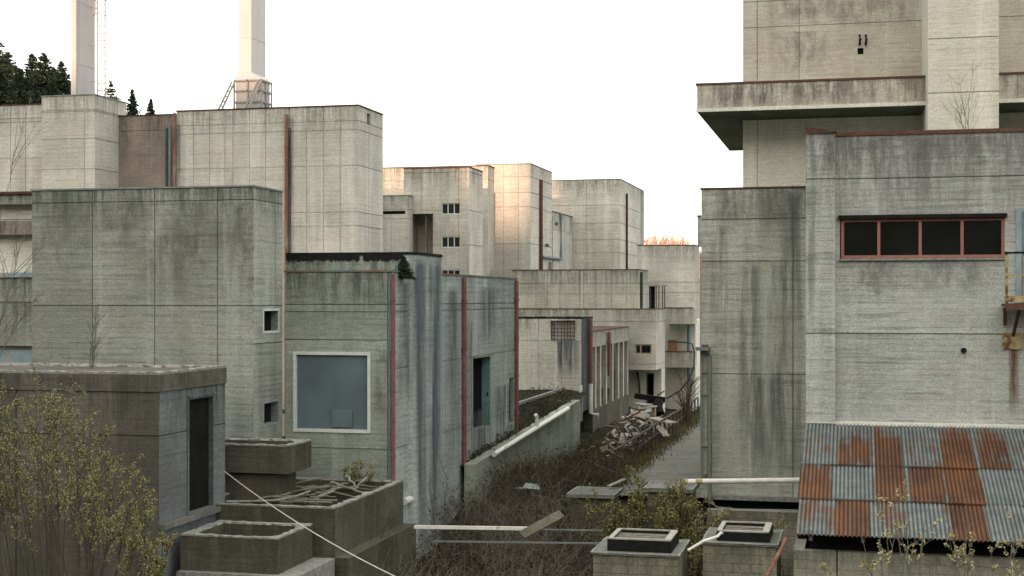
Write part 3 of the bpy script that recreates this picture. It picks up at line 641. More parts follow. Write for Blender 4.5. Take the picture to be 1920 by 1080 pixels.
# raised bed with retaining wall between the glazed block and the wing
RW = thing('retaining_wall', 'long low stained retaining wall receding beside the overgrown ditch', 'wall', (-11.5, 52, -.6))
mb = MB(); mb.zt = 2.1
za_, zc_ = 1.06, 1.86; ya_, yc_ = 42.6, 60.0
W_ = [(-11.75, ya_), (-11.4, ya_), (-11.4, yc_), (-11.75, yc_)]; Zt_ = [za_, za_, zc_, zc_]
for k in range(4): k2 = (k + 1) % 4; mb.q((*W_[k], -1.2), (*W_[k2], -1.2), (*W_[k2], Zt_[k2]), (*W_[k], Zt_[k]))
mb.q(*[(*W_[k], Zt_[k]) for k in range(4)]); mb.box(-13.5, -11.752, 59.7, 60.0, -.6, 1.83); mb.build('wall', M['L2'], RW)
mb = MB(); mb.q((-11.751, 50.6, 1.3), (-11.751, 63.9, 1.9), (-12.8, 63.9, 2.05), (-12.8, 50.6, 2.0)); mb.q((-12.8, 50.6, 2.0), (-12.8, 63.9, 2.05), (-22, 63.9, 1.8), (-22, 50.6, 1.8)); mb.q((-11.751, 42.7, .95), (-11.751, 50.6, 1.3), (-11.93, 50.6, 1.35), (-11.93, 42.7, 1.0)); mb.build('soil', gm, RW)
mb = MB(); mb.bar((-12.8, 51, 2.06), (-12.8, 63.5, 2.12), .12); mb.build('kerb', M['rim'], RW)
# white pipe lying against that wall
a = PX(926, 852, -11.25); b_ = PX(1065, 766, -11.25); c_ = PX(968, 826, -11.25)
WP = thing('white_pipe', 'long slanting white pipe with a short upright vent along the retaining wall', 'pipe', a)
mb = MB(); mb.tube([a, c_, b_], .085, 10); mb.build('pipe', M['white'], WP)
d = PX(1006.5, 803, -11.25); mb = MB(); mb.tube([d, d + Vector((0, 0, .42)), d + Vector((-.02, -.1, .5))], .07, 10); mb.build('vent', M['white'], WP)

# ================================================================== right side
R3 = thing('upper_tower', 'tall cream concrete tower with a wide overhanging slab, upper right', 'building', (2, 58, 0))
zs1 = H + 7.78; zs0 = H + 6.80
bld('x', '', '', 54.8, 1393, 1420, 0, zb=0, Z1=zs0 - .003, X1=12, Y1=66, mat='R3low', parent=R3, cap=None, partname='lower_wall', fx=(1420,))
bld('x', '', '', 54.8, 1393, 1420, 0, zb=zs1 + .003, Z1=24, X1=12, Y1=66, mat='R3', parent=R3, cap=None, partname='upper_wall', fx=(1420, 1498.5), fy=(3, 51.5), fh=((1608, 90, 1619, 102, .12),))
mb = MB(); mb.zt = zs1
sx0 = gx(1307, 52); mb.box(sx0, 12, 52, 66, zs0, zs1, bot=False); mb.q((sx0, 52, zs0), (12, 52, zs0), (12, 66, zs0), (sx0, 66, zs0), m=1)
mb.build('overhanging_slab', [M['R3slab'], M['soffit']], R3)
mb = MB(); mb.box(sx0 - .03, 12, 51.96, 51.998, zs0, zs0 + .13); mb.build('slab_drip_edge', M['R3low'], R3)
mb = MB(); mb.box(sx0 - .05, 12, 51.95, 52.3, zs1 + .003, zs1 + .07); mb.box(sx0 - .05, sx0 + .2, 52.302, 66, zs1 + .003, zs1 + .07); mb.build('coping', M['rust'], R3)
mb = MB(); mb.zt = 24; hface(mb, 'Y', 50.3, -1, gx(1740, 50.3), gx(1873, 50.3), 4, 24, (), (gz(1740, 73, 50.3), gz(1740, 175, 50.3)))
hface(mb, 'X', gx(1740, 50.3), -1, 50.3, 55, 4, 24); hface(mb, 'X', gx(1873, 50.3), 1, 50.3, 55, 4, 24)
mb.build('pier', [M['pier'], M['dark']], R3)
for px in (1612, 1623.5):
    mb = MB(); mb.tube([P(px, 67, 54.72), P(px + 1, 72, 54.62), P(px, 84, 54.72)], .04, 6); mb.tube([P(px - 2, 67, 54.7), P(px + 2, 67, 54.7)], .05, 5); mb.tube([P(px - 2, 83, 54.7), P(px + 2, 83, 54.7)], .05, 5); mb.build('iron_hook', M['black'], R3)
clean(R3)

R2 = bld('stained_block', 'greenish grey concrete block with dark vertical damp stains, right beside the road', 'building', 42, 1315, 1511, 352, zb=gz(1400, 935, 42), X1=gx(1530, 42), Y1=50, mat='R2',
         fy=(409, 489, 702.5), fx=(1487,), cap='rustdark', caph=.05, gw=.035)
mb = MB(); mb.box(gx(1315, 42) + .05, gx(1530, 42), 42.15, 49.9, -2.2, gz(1400, 935, 42) - .003); mb.build('plinth', M['dark'], R2)
mb = MB(); mb.box(gx(1328, 41.9), gx(1500, 41.9), 41.8, 41.998, gz(1400, 934, 41.9) - .06, gz(1400, 930, 41.9)); mb.build('base_ledge', M['rim'], R2)
bld('x', '', '', 48.0, 1308, 1330, 406, zb=gz(1308, 461, 48), Y1=51, mat='R2', parent=R2, cap='tealcap', partname='rear_annex')
bld('x', '', '', 51.5, 1312.5, 1330, 475, zb=0, Y1=58, mat='R2', parent=R2, cap=None, partname='rear_annex'); clean(R2)

R1 = bld('board_marked_building', 'board marked grey building with a strip window of four dark panes above the shed', 'building', 38, 1560, 1566, 256, zb=-1.5, X1=10, Y1=50, mat='R1',
         fy=(336, 625), fh=((1575, 407, 1884, 485, .25),), cap='rust', caph=.10, gw=.035)
window(R1, 'Y', 38.03, -1, gx(1575, 38) + .03, gx(1884, 38), gz(1575, 484.5, 38), gz(1575, 411, 38), 'redframe', .075, (.235, .49, .745), .1)
mb = MB(); mb.box(gx(1572, 38), gx(1888, 38), 37.9, 38.0, gz(1575, 411, 38) , gz(1575, 404, 38)); mb.build('window_hood', M['tar'], R1)
mb = MB(); mb.box(gx(1574, 38), gx(1885, 38), 37.93, 38.02, gz(1575, 489, 38), gz(1575, 485, 38)); mb.build('window_sill', M['rim'], R1)
for k, (xa, xb) in enumerate(((.03, .235), (.2425, .49), (.4975, .745), (.7525, .985))):
    pass
mb = MB(); mb.zt = gz(1511, 250, 37.7); hface(mb, 'Y', 37.7, -1, gx(1511, 37.7), gx(1566, 37.7), -1.5, mb.zt, (), (gz(1511, 336, 37.7), gz(1511, 625, 37.7)), gw=.035)
hface(mb, 'X', gx(1566, 37.7), 1, 37.7, 37.998, -1.5, mb.zt); hface(mb, 'X', gx(1511, 37.7), -1, 37.7, 41.9, -1.5, mb.zt)
mb.q((gx(1511, 37.7), 37.7, mb.zt), (gx(1566, 37.7), 37.7, mb.zt), (gx(1566, 37.7), 41.9, mb.zt), (gx(1511, 37.7), 41.9, mb.zt))
ztp = mb.zt; mb.build('corner_pier', [M['R1'], M['dark']], R1)
xa, xb = gx(1510, 37.65), gx(1569, 37.65); mb = MB()
mb.q((xa, 37.62, ztp + .16), (xb, 37.62, ztp + .02), (xb, 38.3, ztp + .05), (xa, 38.3, ztp + .2)); mb.q((xa, 37.62, ztp + .003), (xb, 37.62, ztp + .003), (xb, 37.62, ztp + .02), (xa, 37.62, ztp + .16)); mb.build('pier_flashing', M['rustdark'], R1)
mb = MB(); c_ = P(1807, 657, 37.98); mb.tube([c_, c_ + Vector((0, -.12, 0))], [.075, .06], 12); mb.build('vent', M['black'], R1)
# door, landing and bracket at the right edge
dx0, dx1 = gx(1905, 38), gx(1905, 38) + 1.25; dz1 = gz(1905, 390, 38); dz0 = gz(1905, 568, 38)
mb = MB(); mb.box(dx0, dx0 + .13, 37.95, 37.998, dz0, dz1); mb.box(dx0 + .131, dx1 - .131, 37.95, 37.998, dz1 - .1, dz1); mb.box(dx1 - .13, dx1, 37.95, 37.998, dz0, dz1); df = mb.build('door', M['lightblue'], R1)
mb = MB(); mb.box(dx0 + .132, dx1 - .132, 37.97, 37.997, dz0, dz1 - .102); mb.build('leaf', M['bluepipe'], df); clean(R1)
LD = thing('access_landing', 'ochre railed steel landing below a pale blue door at the right edge', 'landing', (gx(1885, 37) + .8, 37.4, dz0 - 1))
lx0 = gx(1885, 37.0)
mb = MB(); mb.box(lx0, lx0 + 2.4, 37.0, 37.94, dz0 - .08, dz0 - .02); mb.bar((lx0, 36.98, dz0 - .09), (lx0 + 2.4, 36.98, dz0 - .09), .04, .16); mb.build('platform', M['rust'], LD)
for i in range(4): x = lx0 + .03 + i * .42; mb = MB(); mb.bar((x, 37.0, dz0 - .02), (x, 37.0, dz0 + 1.22), .065); mb.build('post', M['ochre'], LD)
for k, (zz, mt) in enumerate(((dz0 + 1.24, 'black'), (dz0 + .68, 'ochre'), (dz0 + .1, 'ochre'))):
    mb = MB(); mb.bar((lx0 - .02, 36.95, zz), (lx0 + 2.4, 36.95, zz), .05, .05 if k < 2 else .15); mb.build('rail', M[mt], LD)
mb = MB(); bz = gz(1900, 655, 37.9); mb.bar((lx0 + .35, 37.1, dz0 - .12), (lx0 + .28, 37.93, bz + .35), .07); mb.bar((lx0 + .08, 37.9, dz0 - .12), (lx0 + .08, 37.9, bz + .6), .08); mb.build('bracket', M['rustdark'], LD)
mb = MB(); mb.box(lx0 + .02, lx0 + .52, 37.94, 37.995, bz, bz + .42); 
for x in (.1, .27, .44): mb.bar((lx0 + x, 37.93, bz + .02), (lx0 + x, 37.93, bz + .4), .03)
mb.build('wall_plate', M['ochre'], LD)
mb = MB(); mb.box(lx0 + .22, lx0 + .29, 37.985, 37.997, bz - 1.6, bz); 
# ------------------------------------------------------------------ rusty shed
cm, nt, n, l, b = newmat('corrugated iron with rust')
at = n.new('ShaderNodeAttribute'); at.attribute_name = 'tone'; tc = n.new('ShaderNodeTexCoord')
mp = n.new('ShaderNodeMapping'); l.new(tc.outputs['Object'], mp.inputs[0]); mp.inputs['Scale'].default_value = (1, .55, 1)
nz = noise(n, l, mp.outputs[0], 1.6, 7, .68); nf = noise(n, l, tc.outputs['Object'], 9, 6, .7)
rf = mth(n, l, 'ADD', at.outputs['Fac'], mth(n, l, 'MULTIPLY', mth(n, l, 'SUBTRACT', nz, .5), 1.5)); rf = mth(n, l, 'ADD', rf, mth(n, l, 'MULTIPLY', mth(n, l, 'SUBTRACT', nf, .5), .45))
mp2 = n.new('ShaderNodeMapping'); l.new(tc.outputs['Object'], mp2.inputs[0]); mp2.inputs['Scale'].default_value = (7, .45, .45); ns = noise(n, l, mp2.outputs[0], 1, 5, .65); rf = mth(n, l, 'ADD', rf, mth(n, l, 'MULTIPLY', mth(n, l, 'SUBTRACT', ns, .5), 1.3))
msk = ramp(n, l, rf, .34, .74)
zinc = mixc(n, l, ramp(n, l, noise(n, l, tc.outputs['Object'], 2.5, 5, .6), .35, .65), (.105, .128, .128), (.18, .205, .198))
zinc = mixc(n, l, ramp(n, l, nf, .5, .7), zinc, (.12, .10, .085))
rs = mixc(n, l, ramp(n, l, nz, .35, .68), (.062, .026, .015), (.165, .068, .028)); rs = mixc(n, l, mth(n, l, 'MULTIPLY', ramp(n, l, nf, .5, .75), .6), rs, (.20, .10, .045))
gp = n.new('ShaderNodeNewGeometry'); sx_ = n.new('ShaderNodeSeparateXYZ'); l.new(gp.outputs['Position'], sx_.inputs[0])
wv = mth(n, l, 'SINE', mth(n, l, 'MULTIPLY', sx_.outputs[0], 2 * PI / .092)); rib_shade = ramp(n, l, mth(n, l, 'ADD', mth(n, l, 'MULTIPLY', wv, .5), .5), .12, .55, (.42, .42, .42, 1), (1.06, 1.06, 1.06, 1))  # rib valleys darkened in the colour to add shading contrast
l.new(mixc(n, l, 1.0, mixc(n, l, msk, zinc, rs), rib_shade, 'MULTIPLY'), b.inputs['Base Color']); b.inputs['Roughness'].default_value = .7; b.inputs['Specular IOR Level'].default_value = .3
SH = thing('lean_to_shed', 'block walled lean-to shed under a patchwork roof of rusty corrugated sheets', 'shed', (3, 34, -2))
rt = Vector((0, 37.66, gz(1566, 800, 37.66))); re = Vector((0, 31.3, gz(1490, 1003, 31.3)))
rowf = [0, .40, .70, 1.0]
cols = [(1494, .62), (1562, .5), (1630, .5), (1692, .5), (1757, .5), (1828, .5), (1892, .5), (1960, .5), (2030, .5), (2100, .5)]
rustv = [[.30, .80, .95, .40, 1.0, .85, .42, .5, .3], [.78, .10, 1.0, 1.0, 1.1, .15, .35, .6, .2], [.45, .92, .48, .15, 1.1, .12, .25, .7, .1]]
pitch = .092
for rI in range(3):
    fa, fb = rowf[rI], rowf[rI + 1] + (.02 if rI < 2 else 0)
    ya_, yb_ = rt.y + (re.y - rt.y) * fa, rt.y + (re.y - rt.y) * fb; za_, zb__ = rt.z + (re.z - rt.z) * fa, rt.z + (re.z - rt.z) * fb
    lift = .03 * (2 - rI) + .012
    for cI in range(9):
        xs0 = gx(cols[cI][0] - (6 if rI == 0 and cI == 0 else (0, 0, 2)[rI]) , 35.5); xs1 = gx(cols[cI + 1][0] + (0, 2, -4)[rI], 35.5) + .03
        if cI == 0: xs0 = -1.22 + (.03, -.02, .02)[rI]
        rr = random.Random(rI * 10 + cI); mb = MB(); nseg = int((xs1 - xs0) / (pitch / 8)); jy = rr.uniform(-.05, .05); lf = lift + (.008 if cI % 2 else 0)
        prev = None; tone = rustv[rI][cI]
        for i in range(nseg + 1):
            x = xs0 + (xs1 - xs0) * i / nseg; hz_ = .021 * math.sin(2 * PI * x / pitch); col_ = []
            for k in range(7):
                f = k / 6; tn = tone if x - xs0 > pitch * 1.3 or cI == 0 else tone - .55
                if rI == 0 and tone > .3: tn = tn - .5 * (1 - sst(0.05, .42, f - .12 * abs(2 * i / nseg - 1)))
                col_.append((Vector((x, ya_ + (yb_ + jy - ya_) * f, za_ + (zb__ - za_) * f + hz_ + lf)), tn))
            if prev:
                for k in range(6): mb.q(prev[k][0], col_[k][0], col_[k + 1][0], prev[k + 1][0], t=(prev[k][1] + prev[k + 1][1]) / 2)
            prev = col_
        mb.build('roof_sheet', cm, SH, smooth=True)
wz = gz(1500, 1032, 31.9)
mb = MB(); mb.zt = wz; mb.box(-1.28, gx(1568, 31.9), 31.9, 32.15, -3, wz); mb.box(gx(1568, 31.9) + .03, 9, 31.93, 32.15, -3, wz - .003); mb.box(-1.28, -1.05, 32.152, 37.6, -3, wz - .003); mb.build('wall', M['cmu2'], SH)
mb = MB(); mb.box(-.95, 9, 32.2, 37.5, -3, re.z - .12); mb.build('interior_shade', M['dark'], SH)  # near-black box stands in for the unlit inside of the shed
mb = MB()
for x in [-.9 + 1.1 * i for i in range(9)]: mb.bar((x, 31.45, re.z - .09), (x, 37.6, rt.z - .09), .08, .1)
mb.build('rafter', M['wood'], SH)
mb = MB(); mb.bar((-1.2, 31.95, re.z - .12), (9, 31.95, re.z - .12), .1, .12); mb.build('wall_plate', M['black'], SH)  # black beam stands in for the shade under the eave
mb = MB(); mb.box(gx(1566, 37.6), 9, 37.6, 37.99, rt.z + .03, rt.z + .12); mb.bar((-1.2, 37.64, rt.z + .10), (8.5, 37.64, rt.z + .10), .05, .03); mb.build('flashing', M['R3low'], SH)

# corner posts against the stained block
GP = thing('drain_posts', 'pair of galvanised pipes under a rusty cap at the corner of the stained block', 'downpipe', (gx(1322, 41.7), 41.7, 0))
zt = gz(1320, 657, 41.7); zb_ = gz(1320, 897, 41.7)
mb = MB(); mb.bar((gx(1315.5, 41.8), 41.8, zb_), (gx(1315.5, 41.8), 41.8, zt), .07, .07); mb.build('post', M['galv'], GP)
mb = MB(); mb.box(gx(1318.5, 41.9), gx(1326.5, 41.9), 41.86, 41.95, zb_ + .1, zt - .12); mb.build('infill_strip', M['asbest'], GP)
xa = gx(1331, 41.7); mb = MB(); mb.tube([(xa - .22, 41.7, zt - .03), (xa - .08, 41.7, zt - .04), (xa, 41.7, zt - .16), (xa, 41.7, zb_ - .6), (xa + .1, 41.7, zb_ - .75)], .058, 10); mb.build('pipe', M['galv'], GP)
mb = MB(); mb.box(gx(1305, 41.6), gx(1330, 41.6), 41.45, 41.95, zt, zt + .1); mb.build('cap', M['galv'], GP)
mb = MB(); mb.box(gx(1316, 41.6), gx(1327, 41.6), 41.5, 41.8, zt + .103, zt + .17); mb.build('rust_crust', M['rust'], GP)
mb = MB()
for y in (700, 742, 838): mb.tube([(gx(1315, 41.6), 41.72, gz(1320, y, 41.7)), (gx(1333, 41.6), 41.72, gz(1320, y, 41.7))], .02, 5)
mb.build('clamp', M['steel'], GP)
# white pipe across
a, b_ = P(1284, 903, 39.4), P(1492, 899, 39.4); WP2 = thing('white_pipe', 'straight white pipe with a rusty collar, running level to the shed roof', 'pipe', a)
mb = MB(); mb.tube([a, b_ + Vector((.5, 0, 0))], .072, 12); mb.build('pipe', M['white'], WP2)
mb = MB(); q = P(1311, 902.5, 39.4); mb.tube([q - Vector((.09, 0, 0)), q + Vector((.09, 0, 0))], .08, 12); q = P(1290, 903, 39.4); mb.tube([q - Vector((.08, 0, .0)), q], .078, 12); mb.build('rusty_collar', M['ochre'], WP2)
mb = MB(); mb.tube([P(1326, 925, 39.5), P(1328, 940, 39.5), P(1345, 951, 39.5), P(1380, 955, 39.5), P(1440, 956, 39.5), P(1496, 957, 39.5)], .022, 6)
tag(mb.build('cable', M['zinc']), 'thin grey cable sagging below the white pipe at the stained block', 'cable')

# masonry wall behind the wells
mb = MB(); mb.zt = gz(1400, 958, 36.5); mb.box(gx(1325, 36.5), -1.05 - .25, 36.5, 36.8, -3, mb.zt); tag(mb.build('block_wall', M['cmu']), 'mossy block wall low under the white pipe, left of the shed', 'wall')

# wells
def well(label, px0, px1, ps, y, Y, fy0, seed, h=.25, mat='cmu', zoff=0):
    X0, X1 = gx(px0, Y), gx(px1, Y); Y1 = Y + 2.0; z1 = gz(px1, y, Y)
    t = thing('masonry_shaft', label, 'shaft', ((X0 + X1) / 2, (Y + Y1) / 2, -3), 'masonry shafts with blackened hatches')
    mb = MB(); mb.zt = z1; mb.box(X0, X1, Y, Y1, -3.2, z1); mb.build('wall', M[mat], t)
    mb = MB(); mb.box(X0 - .04, X1 + .04, Y - .04, Y1 + .04, z1 + .003, z1 + .05, t=1); mb.build('slab', M['slabtop'], t)
    rim(t, X0 - .05, X1 + .05, Y - .05, Y1 + .05, z1 + .045, .04, .015, seed=seed, name='worn_edge')
    # blackened box with pale frame
    ax, bx = X0 + .28, X1 - .16; ay, by = Y + .22, Y1 - .35; w = .13; zt = z1 + .055 + h
    mb = MB(); zz = z1 + .055
    mb.box(ax, bx, ay, ay + w, zz, zt); mb.box(ax, bx, by - w, by, zz, zt); mb.box(ax, ax + w, ay + w + .001, by - w - .001, zz, zt); mb.box(bx - w, bx, ay + w + .001, by - w - .001, zz, zt)
    mb.build('hatch_box', M['black'], t)
    mb = MB(); mb.box(ax + w, bx - w, ay + w, by - w, zz, zt - .16); mb.build('hatch_floor', M['rustdark'], t)
    mb = MB(); r = random.Random(seed); i0 = .03
    for (p, q, ww) in (((ax + i0, ay + .05), (bx - i0, ay + .05), .07), ((ax + i0, by - .05), (bx - i0, by - .05), .06), ((ax + .06, ay + .09), (ax + .06, by - .09), .10), ((bx - .09, ay + .09), (bx - .09, by - .09), .15)):
        mb.bar((p[0], p[1], zt + .02), (q[0], q[1], zt + .022), ww, .03)
    mb.build('hatch_frame', M['asbest'], t)
    mb = MB()
    for k in range(5): yy = ay + w + .1 + k * (by - ay - 2 * w - .2) / 5; mb.bar((ax + w, yy, zt - .02), (bx - w, yy + r.uniform(-.05, .05), zt - .02), .09, .02)
    mb.build('slat', M['wood'], t)
    return t
w1 = well('block shaft with a blackened hatch and white edging, left and nearer of the two', 1112, 1270, 1291, 1046, 31, 0, 21)
w2 = well('block shaft with a blackened hatch and bent white tube, beside the shed', 1318, 1456, 1478, 1026, 31.8, 0, 22, h=.2)
mb = MB(); mb.tube([P(1290, 1032, 31.2), P(1320, 1014, 31.3), P(1345, 1006, 31.6), P(1352, 999, 32), P(1366, 1004, 32.2)], .03, 8); tag(mb.build('bent_tube', M['white']), 'bent white tube leaning on the shaft beside the shed', 'tube')
mb = MB(); mb.tube([P(1475, 1010, 31.5), P(1438, 1080, 31.0), P(1425, 1105, 31.0)], .045, 8); tag(mb.build('rusty_rod', M['rustpipe']), 'rusty rod leaning between the shed and the nearby block shaft', 'rod')
r = random.Random(77); mb = MB(); c0 = P(1482, 1018, 31.4)
for k in range(7):
    a = c0 + Vector((r.uniform(-.08, .08), r.uniform(-.08, .08), r.uniform(-.2, .15))); mb.q(a, a + Vector((r.uniform(.05, .15), .02, r.uniform(-.1, .1))), a + Vector((r.uniform(.0, .1), .06, r.uniform(-.18, -.08))), a + Vector((-.06, .03, -.08)))
tag(mb.build('torn_sheeting', M['paledebris']), 'crumpled pale sheeting caught at the shed corner', 'rag')

# concrete hatches with vegetation
def hatch(label, px0, px1, ps, y, Y, dep=1.6, zb=-2.5, mat='trough'):
    X0, X1 = gx(px0, Y), gx(px1, Y); z1 = gz(px1, y, Y); Y1 = Y + dep
    t = thing('concrete_pit', label, 'concrete box', ((X0 + X1) / 2, Y + dep / 2, zb), 'concrete boxes with lichened lids')
    mb = MB(); mb.zt = z1; mb.box(X0 + .1, X1 - .1, Y + .12, Y1 - .1, zb, z1 - .10); mb.build('wall', M[mat], t)
    mb = MB(); mb.box(X0, X1, Y, Y1, z1 - .1, z1); mb.build('lid', M['slabtop'], t)
    rim(t, X0, X1, Y, Y1, z1, .05, .012, seed=int(px0), name='worn_edge'); return t
hatch('lichened concrete lid half hidden by scrub, the left of two', 1062, 1152, 0, 929, 39.5)
hatch('lichened concrete lid on a shrub covered box, the right one under the pipe end', 1206, 1300, 0, 918, 38.2)

# ------------------------------------------------------------------ troughs at lower left
def trough(label, X0, X1, Y0, Y1, zb, z1, seed, w=.22, soil=.25, Xf=None, zu=None):
    t = thing('concrete_trough', label, 'trough', ((X0 + X1) / 2, (Y0 + Y1) / 2, zb)); mb = MB(); mb.zt = z1
    if zu is None: zu = zb
    mb.box(X0, X1, Y0, Y0 + w, zu, z1); mb.box(X0, X1, Y1 - w, Y1, zu, z1); mb.box(X1 - w, X1, Y0 + w + .001, Y1 - w - .001, zu, z1); mb.box(X0, X0 + w, Y0 + w + .001, Y1 - w - .001, zu, z1)
    if Xf: mb.box(X0, Xf, Y0 + .15, Y1, zb, zu - .002)
    mb.build('wall', M['trough'], t)
    mb = MB(); mb.box(X0 + w, X1 - w, Y0 + w, Y1 - w, zu, z1 - soil); mb.build('soil', gm, t)
    rim(t, X0, X1, Y0, Y1, z1 + .002, w * .8, .035, seed=seed); return t
trough('upper trough with rounded rim jutting out below the small square windows', -17, gx(541, 32.4), 32.4, 33.9, -2, gz(541, 838, 32.4), 31, Xf=gx(514, 32.5), zu=gz(541, 889, 32.4))
zP2 = gz(628, 955, 30.8)
trough('large open concrete trough heaped with broken branches under the blue window', -15.2, gx(628, 30.8), 30.8, 35.9, -3, zP2, 32, soil=.18)
trough('lowest concrete trough with broken rim, in front beside the dark hut', gx(338, 28.5), gx(521, 28.5), 28.5, 30.5, -3, gz(521, 1012, 28.5), 33, soil=.3)
mb = MB(); mb.zt = .2; mb.box(-15.2, gx(628, 30.8) + .35, 30.75, 35.9, -3, zP2 - 1.1); tag(mb.build('footing', M['trough']), 'mossy stepped footing under the large open trough', 'footing')
mb = MB(); mb.zt = .2; mb.box(gx(338, 28.5), gx(521, 28.5) + .5, 28.3, 30.6, -3, gz(521, 1012, 28.5) - .75); tag(mb.build('footing', M['rim']), 'pale crumbling footing below the lowest trough', 'footing')
# branches and boards in the big trough
r = random.Random(12)
def stick(a, b_, rad, mat, name, label, cat, group=None, jit=.06, n=5):
    a = Vector(a); b_ = Vector(b_); pts = [a.lerp(b_, i / n) + Vector((r.uniform(-jit, jit), r.uniform(-jit, jit), r.uniform(-jit, jit) * .6)) * (0 if i in (0, n) else 1) for i in range(n + 1)]
    mb = MB(); mb.tube(pts, [rad * (1 - .5 * i / n) for i in range(n + 1)], 6); return tag(mb.build(name, M[mat]), label, cat, group)
for k in range(26):
    x = r.uniform(-14.2, -12.4); y = r.uniform(31.8, 35.3); g = r.uniform(-.6, .8); Lh = r.uniform(.5, 1.5)
    stick((x - Lh * math.cos(g) / 2, y - Lh * math.sin(g) / 2, zP2 + r.uniform(-.15, .05)), (x + Lh * math.cos(g) / 2, y + Lh * math.sin(g) / 2, zP2 + r.uniform(-.12, .22)), r.uniform(.02, .045), 'wood', 'broken_branch', 'broken grey branch lying in the large trough', 'branch', 'broken branches in the large trough')
for (a, b_, rad) in ((P(622, 905, 34.5), P(682, 924, 33.6), .05), (P(648, 893, 34.5), P(672, 916, 34.2), .045), (P(688, 895, 34.4), P(664, 918, 34), .04), (P(590, 935, 33), P(640, 912, 34), .05)):
    stick(a, b_, rad, 'rim', 'forked_branch', 'pale forked branch sticking up from the large trough', 'branch', 'pale forked branches in the large trough', .03)
mb = MB(); mb.tube([P(424, 940, 30.9), P(470, 940, 31.2), P(520, 938, 31.4), P(555, 930, 32), P(582, 921, 32.6)], .025, 6); tag(mb.build('pale_cable', M['rim']), 'pale cable lying across the rim of the large trough', 'cable')
for k, y in enumerate((.0, .35)):
    mb = MB(); mb.bar((-13.4, 31.9 + y, zP2 - .02), (-12.1, 32.0 + y, zP2 - .02), .05, .03); tag(mb.build('timber_lath', M['rim']), 'pale timber lath lying flat in the large trough', 'lath', 'laths in the large trough')
# long hanging cable
pts = []; a, b_ = P(421, 884, 27.9), P(745, 1083, 26.5)
a = PX(421, 884, hx + .05)
for i in range(25): f = i / 24; p = a.lerp(b_, f); p.z -= .28 * 4 * f * (1 - f) * .5; pts.append(p)
mb = MB(); mb.tube(pts, .011, 6); tag(mb.build('slack_cable', M['cable']), 'long slack white cable running from the dark hut down to the bottom edge', 'cable')
# white pipes and beams in the ditch
for (a, b_, rad, lab, nm) in ((P(758, 941, 37), P(803, 921, 39), .1, 'short white pipe stub sticking out at the foot of the glazed block', 'pipe_stub'),):
    mb = MB(); mb.tube([a, b_], rad, 10); tag(mb.build(nm, M['white']), lab, 'pipe')
mb = MB(); mb.bar(P(777, 988, 34), P(990, 991, 34), .08, .08); tag(mb.build('white_beam', M['white']), 'long white beam lying level in the scrub', 'beam')
mb = MB(); mb.bar(P(812, 1015, 33.5), P(1128, 1019, 33.5), .03, .04); tag(mb.build('thin_pipe', M['galv']), 'thin grey rail below the white beam in the scrub', 'rail')
mb = MB(); mb.bar(P(990, 992, 34), P(1130, 995, 34), .03, .03); tag(mb.build('thin_pipe', M['galv']), 'thin grey rail continuing from the end of the white beam', 'rail')
a, b_ = P(978, 1004, 33.6), P(1053, 963, 34.6); d = Vector((.05, .25, -.2)); mb = MB(); mb.bar(a, b_, .24, .04, up=(.2, -.7, .7)); tag(mb.build('slanting_board', M['trough']), 'peeling weathered board slanting over the end of the white beam', 'board')
mb = MB(); mb.q(P(980, 915, 42), P(1012, 918, 42), P(1010, 908, 43), P(985, 905, 43)); mb.bar(P(972, 916, 42), P(1003, 914, 42.5), .3, .03); tag(mb.build('pale_sheet', M['zinc']), 'pale flat sheet lying in the ditch beyond the scrub', 'sheet')
mb = MB(); mb.bar(P(1140, 912, 40.8), P(1172, 898, 41.2), .16, .03); tag(mb.build('leaning_board', M['rim']), 'pale splintered board on the left lichened lid', 'board')

# ------------------------------------------------------------------ railing and rubbish by the road
RL = thing('railing', 'rusty bent railing along the road edge beside the rubbish heap', 'railing', (-7.8, 60, 0))
r = random.Random(6)
def rp(y): return Vector((-7.95 + .03 * math.sin(y * .5), y, .02))
ys = [48 + i * 1.35 for i in range(21)]
tops = [rp(y) + Vector((r.uniform(-.02, .02), 0, .98 + r.uniform(-.025, .025))) for y in ys]
for k, y in enumerate(ys):
    if k < 4: continue
    mb = MB(); mb.bar(rp(y), tops[k], .07); mb.build('post', M['steel'], RL)
mb = MB()
mb.tube(tops, .042, 6); mb.build('rail', M['steel'], RL); mb = MB(); mb.tube([t - Vector((0, 0, .45)) for t in tops[4:]], .025, 6); mb.build('rail', M['steel'], RL)
mb = MB(); mb.tube([P(1113, 870, 47.5), P(1153, 886, 46)], .03, 6); mb.build('fallen_rail', M['steel'], RL)
r = random.Random(15)
def heap(u, v): # u along Y, v across
    return Vector((-9.35 + v * 1.0, u, .0 + max(0, 1.35 - abs(v) * .55 - abs(u - 63.5) * .16)))
